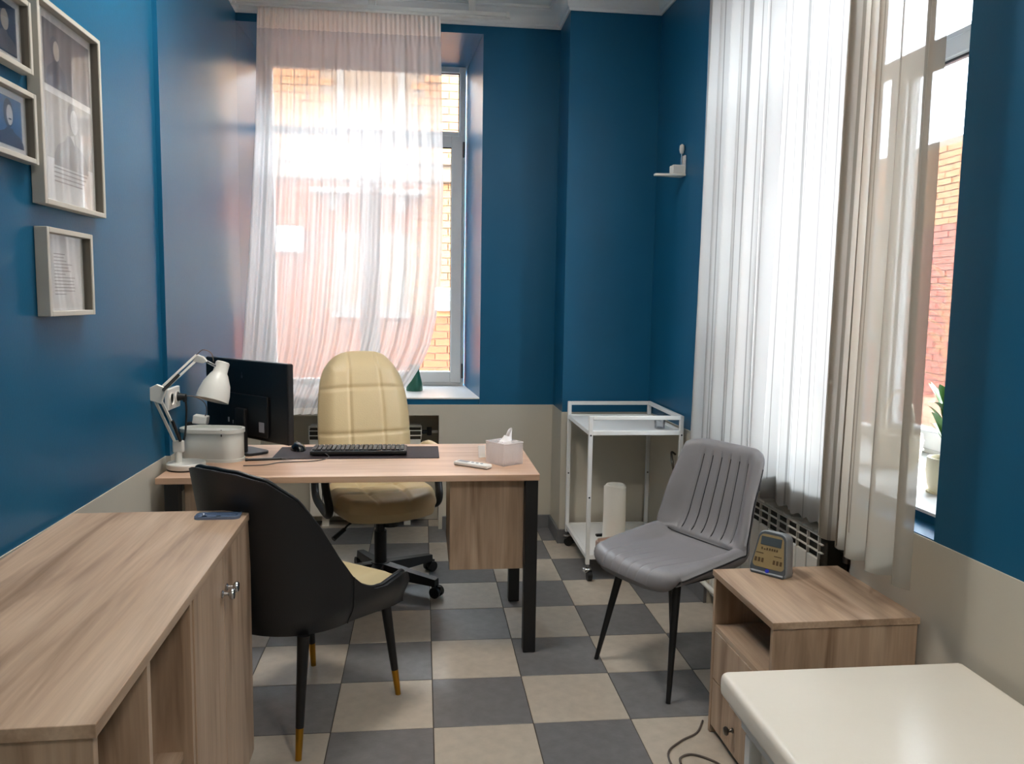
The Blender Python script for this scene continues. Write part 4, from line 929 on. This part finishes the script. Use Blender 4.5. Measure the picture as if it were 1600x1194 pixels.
picture('small pale frame with a blue portrait print left of the tall poster', 1.93, 2.197, 1.733, 1.908, .030, .013,
    [('print_area', 'print_blue', rectp(-.70, .70, -.66, .66), 1), ('figure', 'print_navy', bust(.25, -.30, .50, .36), 2), ('hair', 'print_navy', oval(.22, .22, .17, .40), 2), ('face', 'print_pale', oval(.26, .18, .11, .28), 3), ('moustache', 'print_navy', rectp(.21, .31, .05, .09), 4)])
picture('small pale frame with a dark print at the upper left edge', 1.93, 2.190, 1.953, 2.13, .030, .013,
    [('print_area', 'print_night', rectp(-.70, .70, -.66, .66), 1), ('figure', 'print_dark', bust(.25, -.22, .45, .40), 2), ('face', 'print_ink', oval(.28, .20, .14, .28), 3)])

# ------------------------------------------------------------------ plants and things on the sills
def leaf_mesh(b, base, d, L, w_, droop, M=None):
    base = Vector(base); d = Vector(d).normalized(); side = d.cross(Vector((0, 0, 1))).normalized() if abs(d.z) < .98 else Vector((1, 0, 0))
    vs = []; fs = []; n = 8
    for k in range(n+1):
        t = k/n; p = base+d*L*t+Vector((0, 0, -droop*t*t)); ww = w_*math.sin(math.pi*min(1, .12+.88*t))**.8*(1 if t < 1 else 0)+.0008
        vs += [p-side*ww+Vector((0, 0, .25*ww)), p, p+side*ww+Vector((0, 0, .25*ww))]
    for k in range(n): fs += [(3*k, 3*k+1, 3*k+4, 3*k+3), (3*k+1, 3*k+2, 3*k+5, 3*k+4)]
    b.add(vs, fs)
def plant(name, label, loc, pr, ph, pot_mat, leaf_mat, n, L, w_, stem_h, droop, up=1.2):
    P_ = thing(name, label, 'plant', loc)
    MB().lathe([(pr*.72, 0), (pr*.9, ph*.25), (pr, ph*.6), (pr*.96, ph), (pr*.86, ph), (pr*.88, ph*.85), (0, ph*.85)], n=28).build('pot', pot_mat, P_, 40)
    MB().lathe([(pr*.9, 0), (pr*.92, .006), (pr*.7, .008)], n=28).build('saucer', pot_mat, P_, 40)
    MB().lathe([(pr*.86, ph*.86), (0, ph*.90)], n=20).build('soil', 'soil', P_)
    MB().tube([(0, 0, ph*.85), (.008, .005, ph+stem_h*.5), (0, .01, ph+stem_h)], .007, 6, 3).build('stem', 'stem', P_)
    for k in range(n):
        a = k*2.4+random.uniform(-.3, .3); z = ph*.9+stem_h*(.15+.85*k/n); b = MB(); l = L*random.uniform(.75, 1.1)
        leaf_mesh(b, (0, 0, z), (math.cos(a), math.sin(a), up*random.uniform(.7, 1.4)), l, w_, droop*random.uniform(.6, 1.4)); b.build('leaf', leaf_mat, P_, 180)
plant('potted_plant', 'green leafy plant in a cream pot on the right sill beside the blue wall', rw(2.12, .30, .809), .058, .115, 'pot_cream', 'leaf', 22, .19, .016, .17, .06, 1.9)
plant('potted_plant', 'tall slender plant in a pale pot dimly seen through the right curtain', rw(1.06, .36, .809), .09, .18, 'pot_cream', 'leaf_pale', 22, .34, .022, .55, .16, 1.0)
k_ = thing('handled_basket', 'pale wicker basket with an arched handle behind the right curtain', 'basket', rw(1.72, .40, .809))
MB().lathe([(.06, 0), (.08, .03), (.088, .10), (.085, .13), (.078, .13), (.080, .10), (.07, .02), (0, .012)], n=28).build('body', 'wicker', k_, 40)
MB().tube([(0, -.083, .12), (0, -.085, .20), (0, -.05, .265), (0, .0, .285), (0, .05, .265), (0, .085, .20), (0, .083, .12)], .006, 8).build('handle', 'wicker', k_, 60)
for zz in (.04, .075, .108): MB().lathe([(.084, zz-.004), (.091, zz), (.084, zz+.004)], n=28).build('band', 'wicker', k_, 60)
k_ = thing('vase', 'dark green tapering vase on the rear window sill beside the curtain', 'vase', (-.05, 5.12, .814))
MB().lathe([(.050, 0), (.054, .004), (.050, .05), (.036, .11), (.030, .15), (.034, .165), (.028, .165), (.025, .15), (0, .02)], n=28).build('body', 'green_vase', k_, 50)
MB().lathe([(.0345, .158), (.0365, .163), (.0345, .168)], n=28).build('rim', 'green_vase', k_, 50)

# ------------------------------------------------------------------ cable on the floor
tag(MB().tube([(.945, 2.44, .004), (.90, 2.37, .004), (.83, 2.325, .004), (.768, 2.26, .004), (.765, 2.15, .004), (.80, 2.05, .004), (.86, 2.0, .004)], .0035, 6).tube([(.79, 2.20, .004), (.80, 2.235, .004), (.84, 2.25, .004), (.885, 2.22, .004), (.915, 2.17, .004), (.93, 2.05, .004)], .0035, 6).build('power_cable', 'cable_grey', smooth=60),
    'thin grey cable looped on the floor by the nightstand', 'cable')
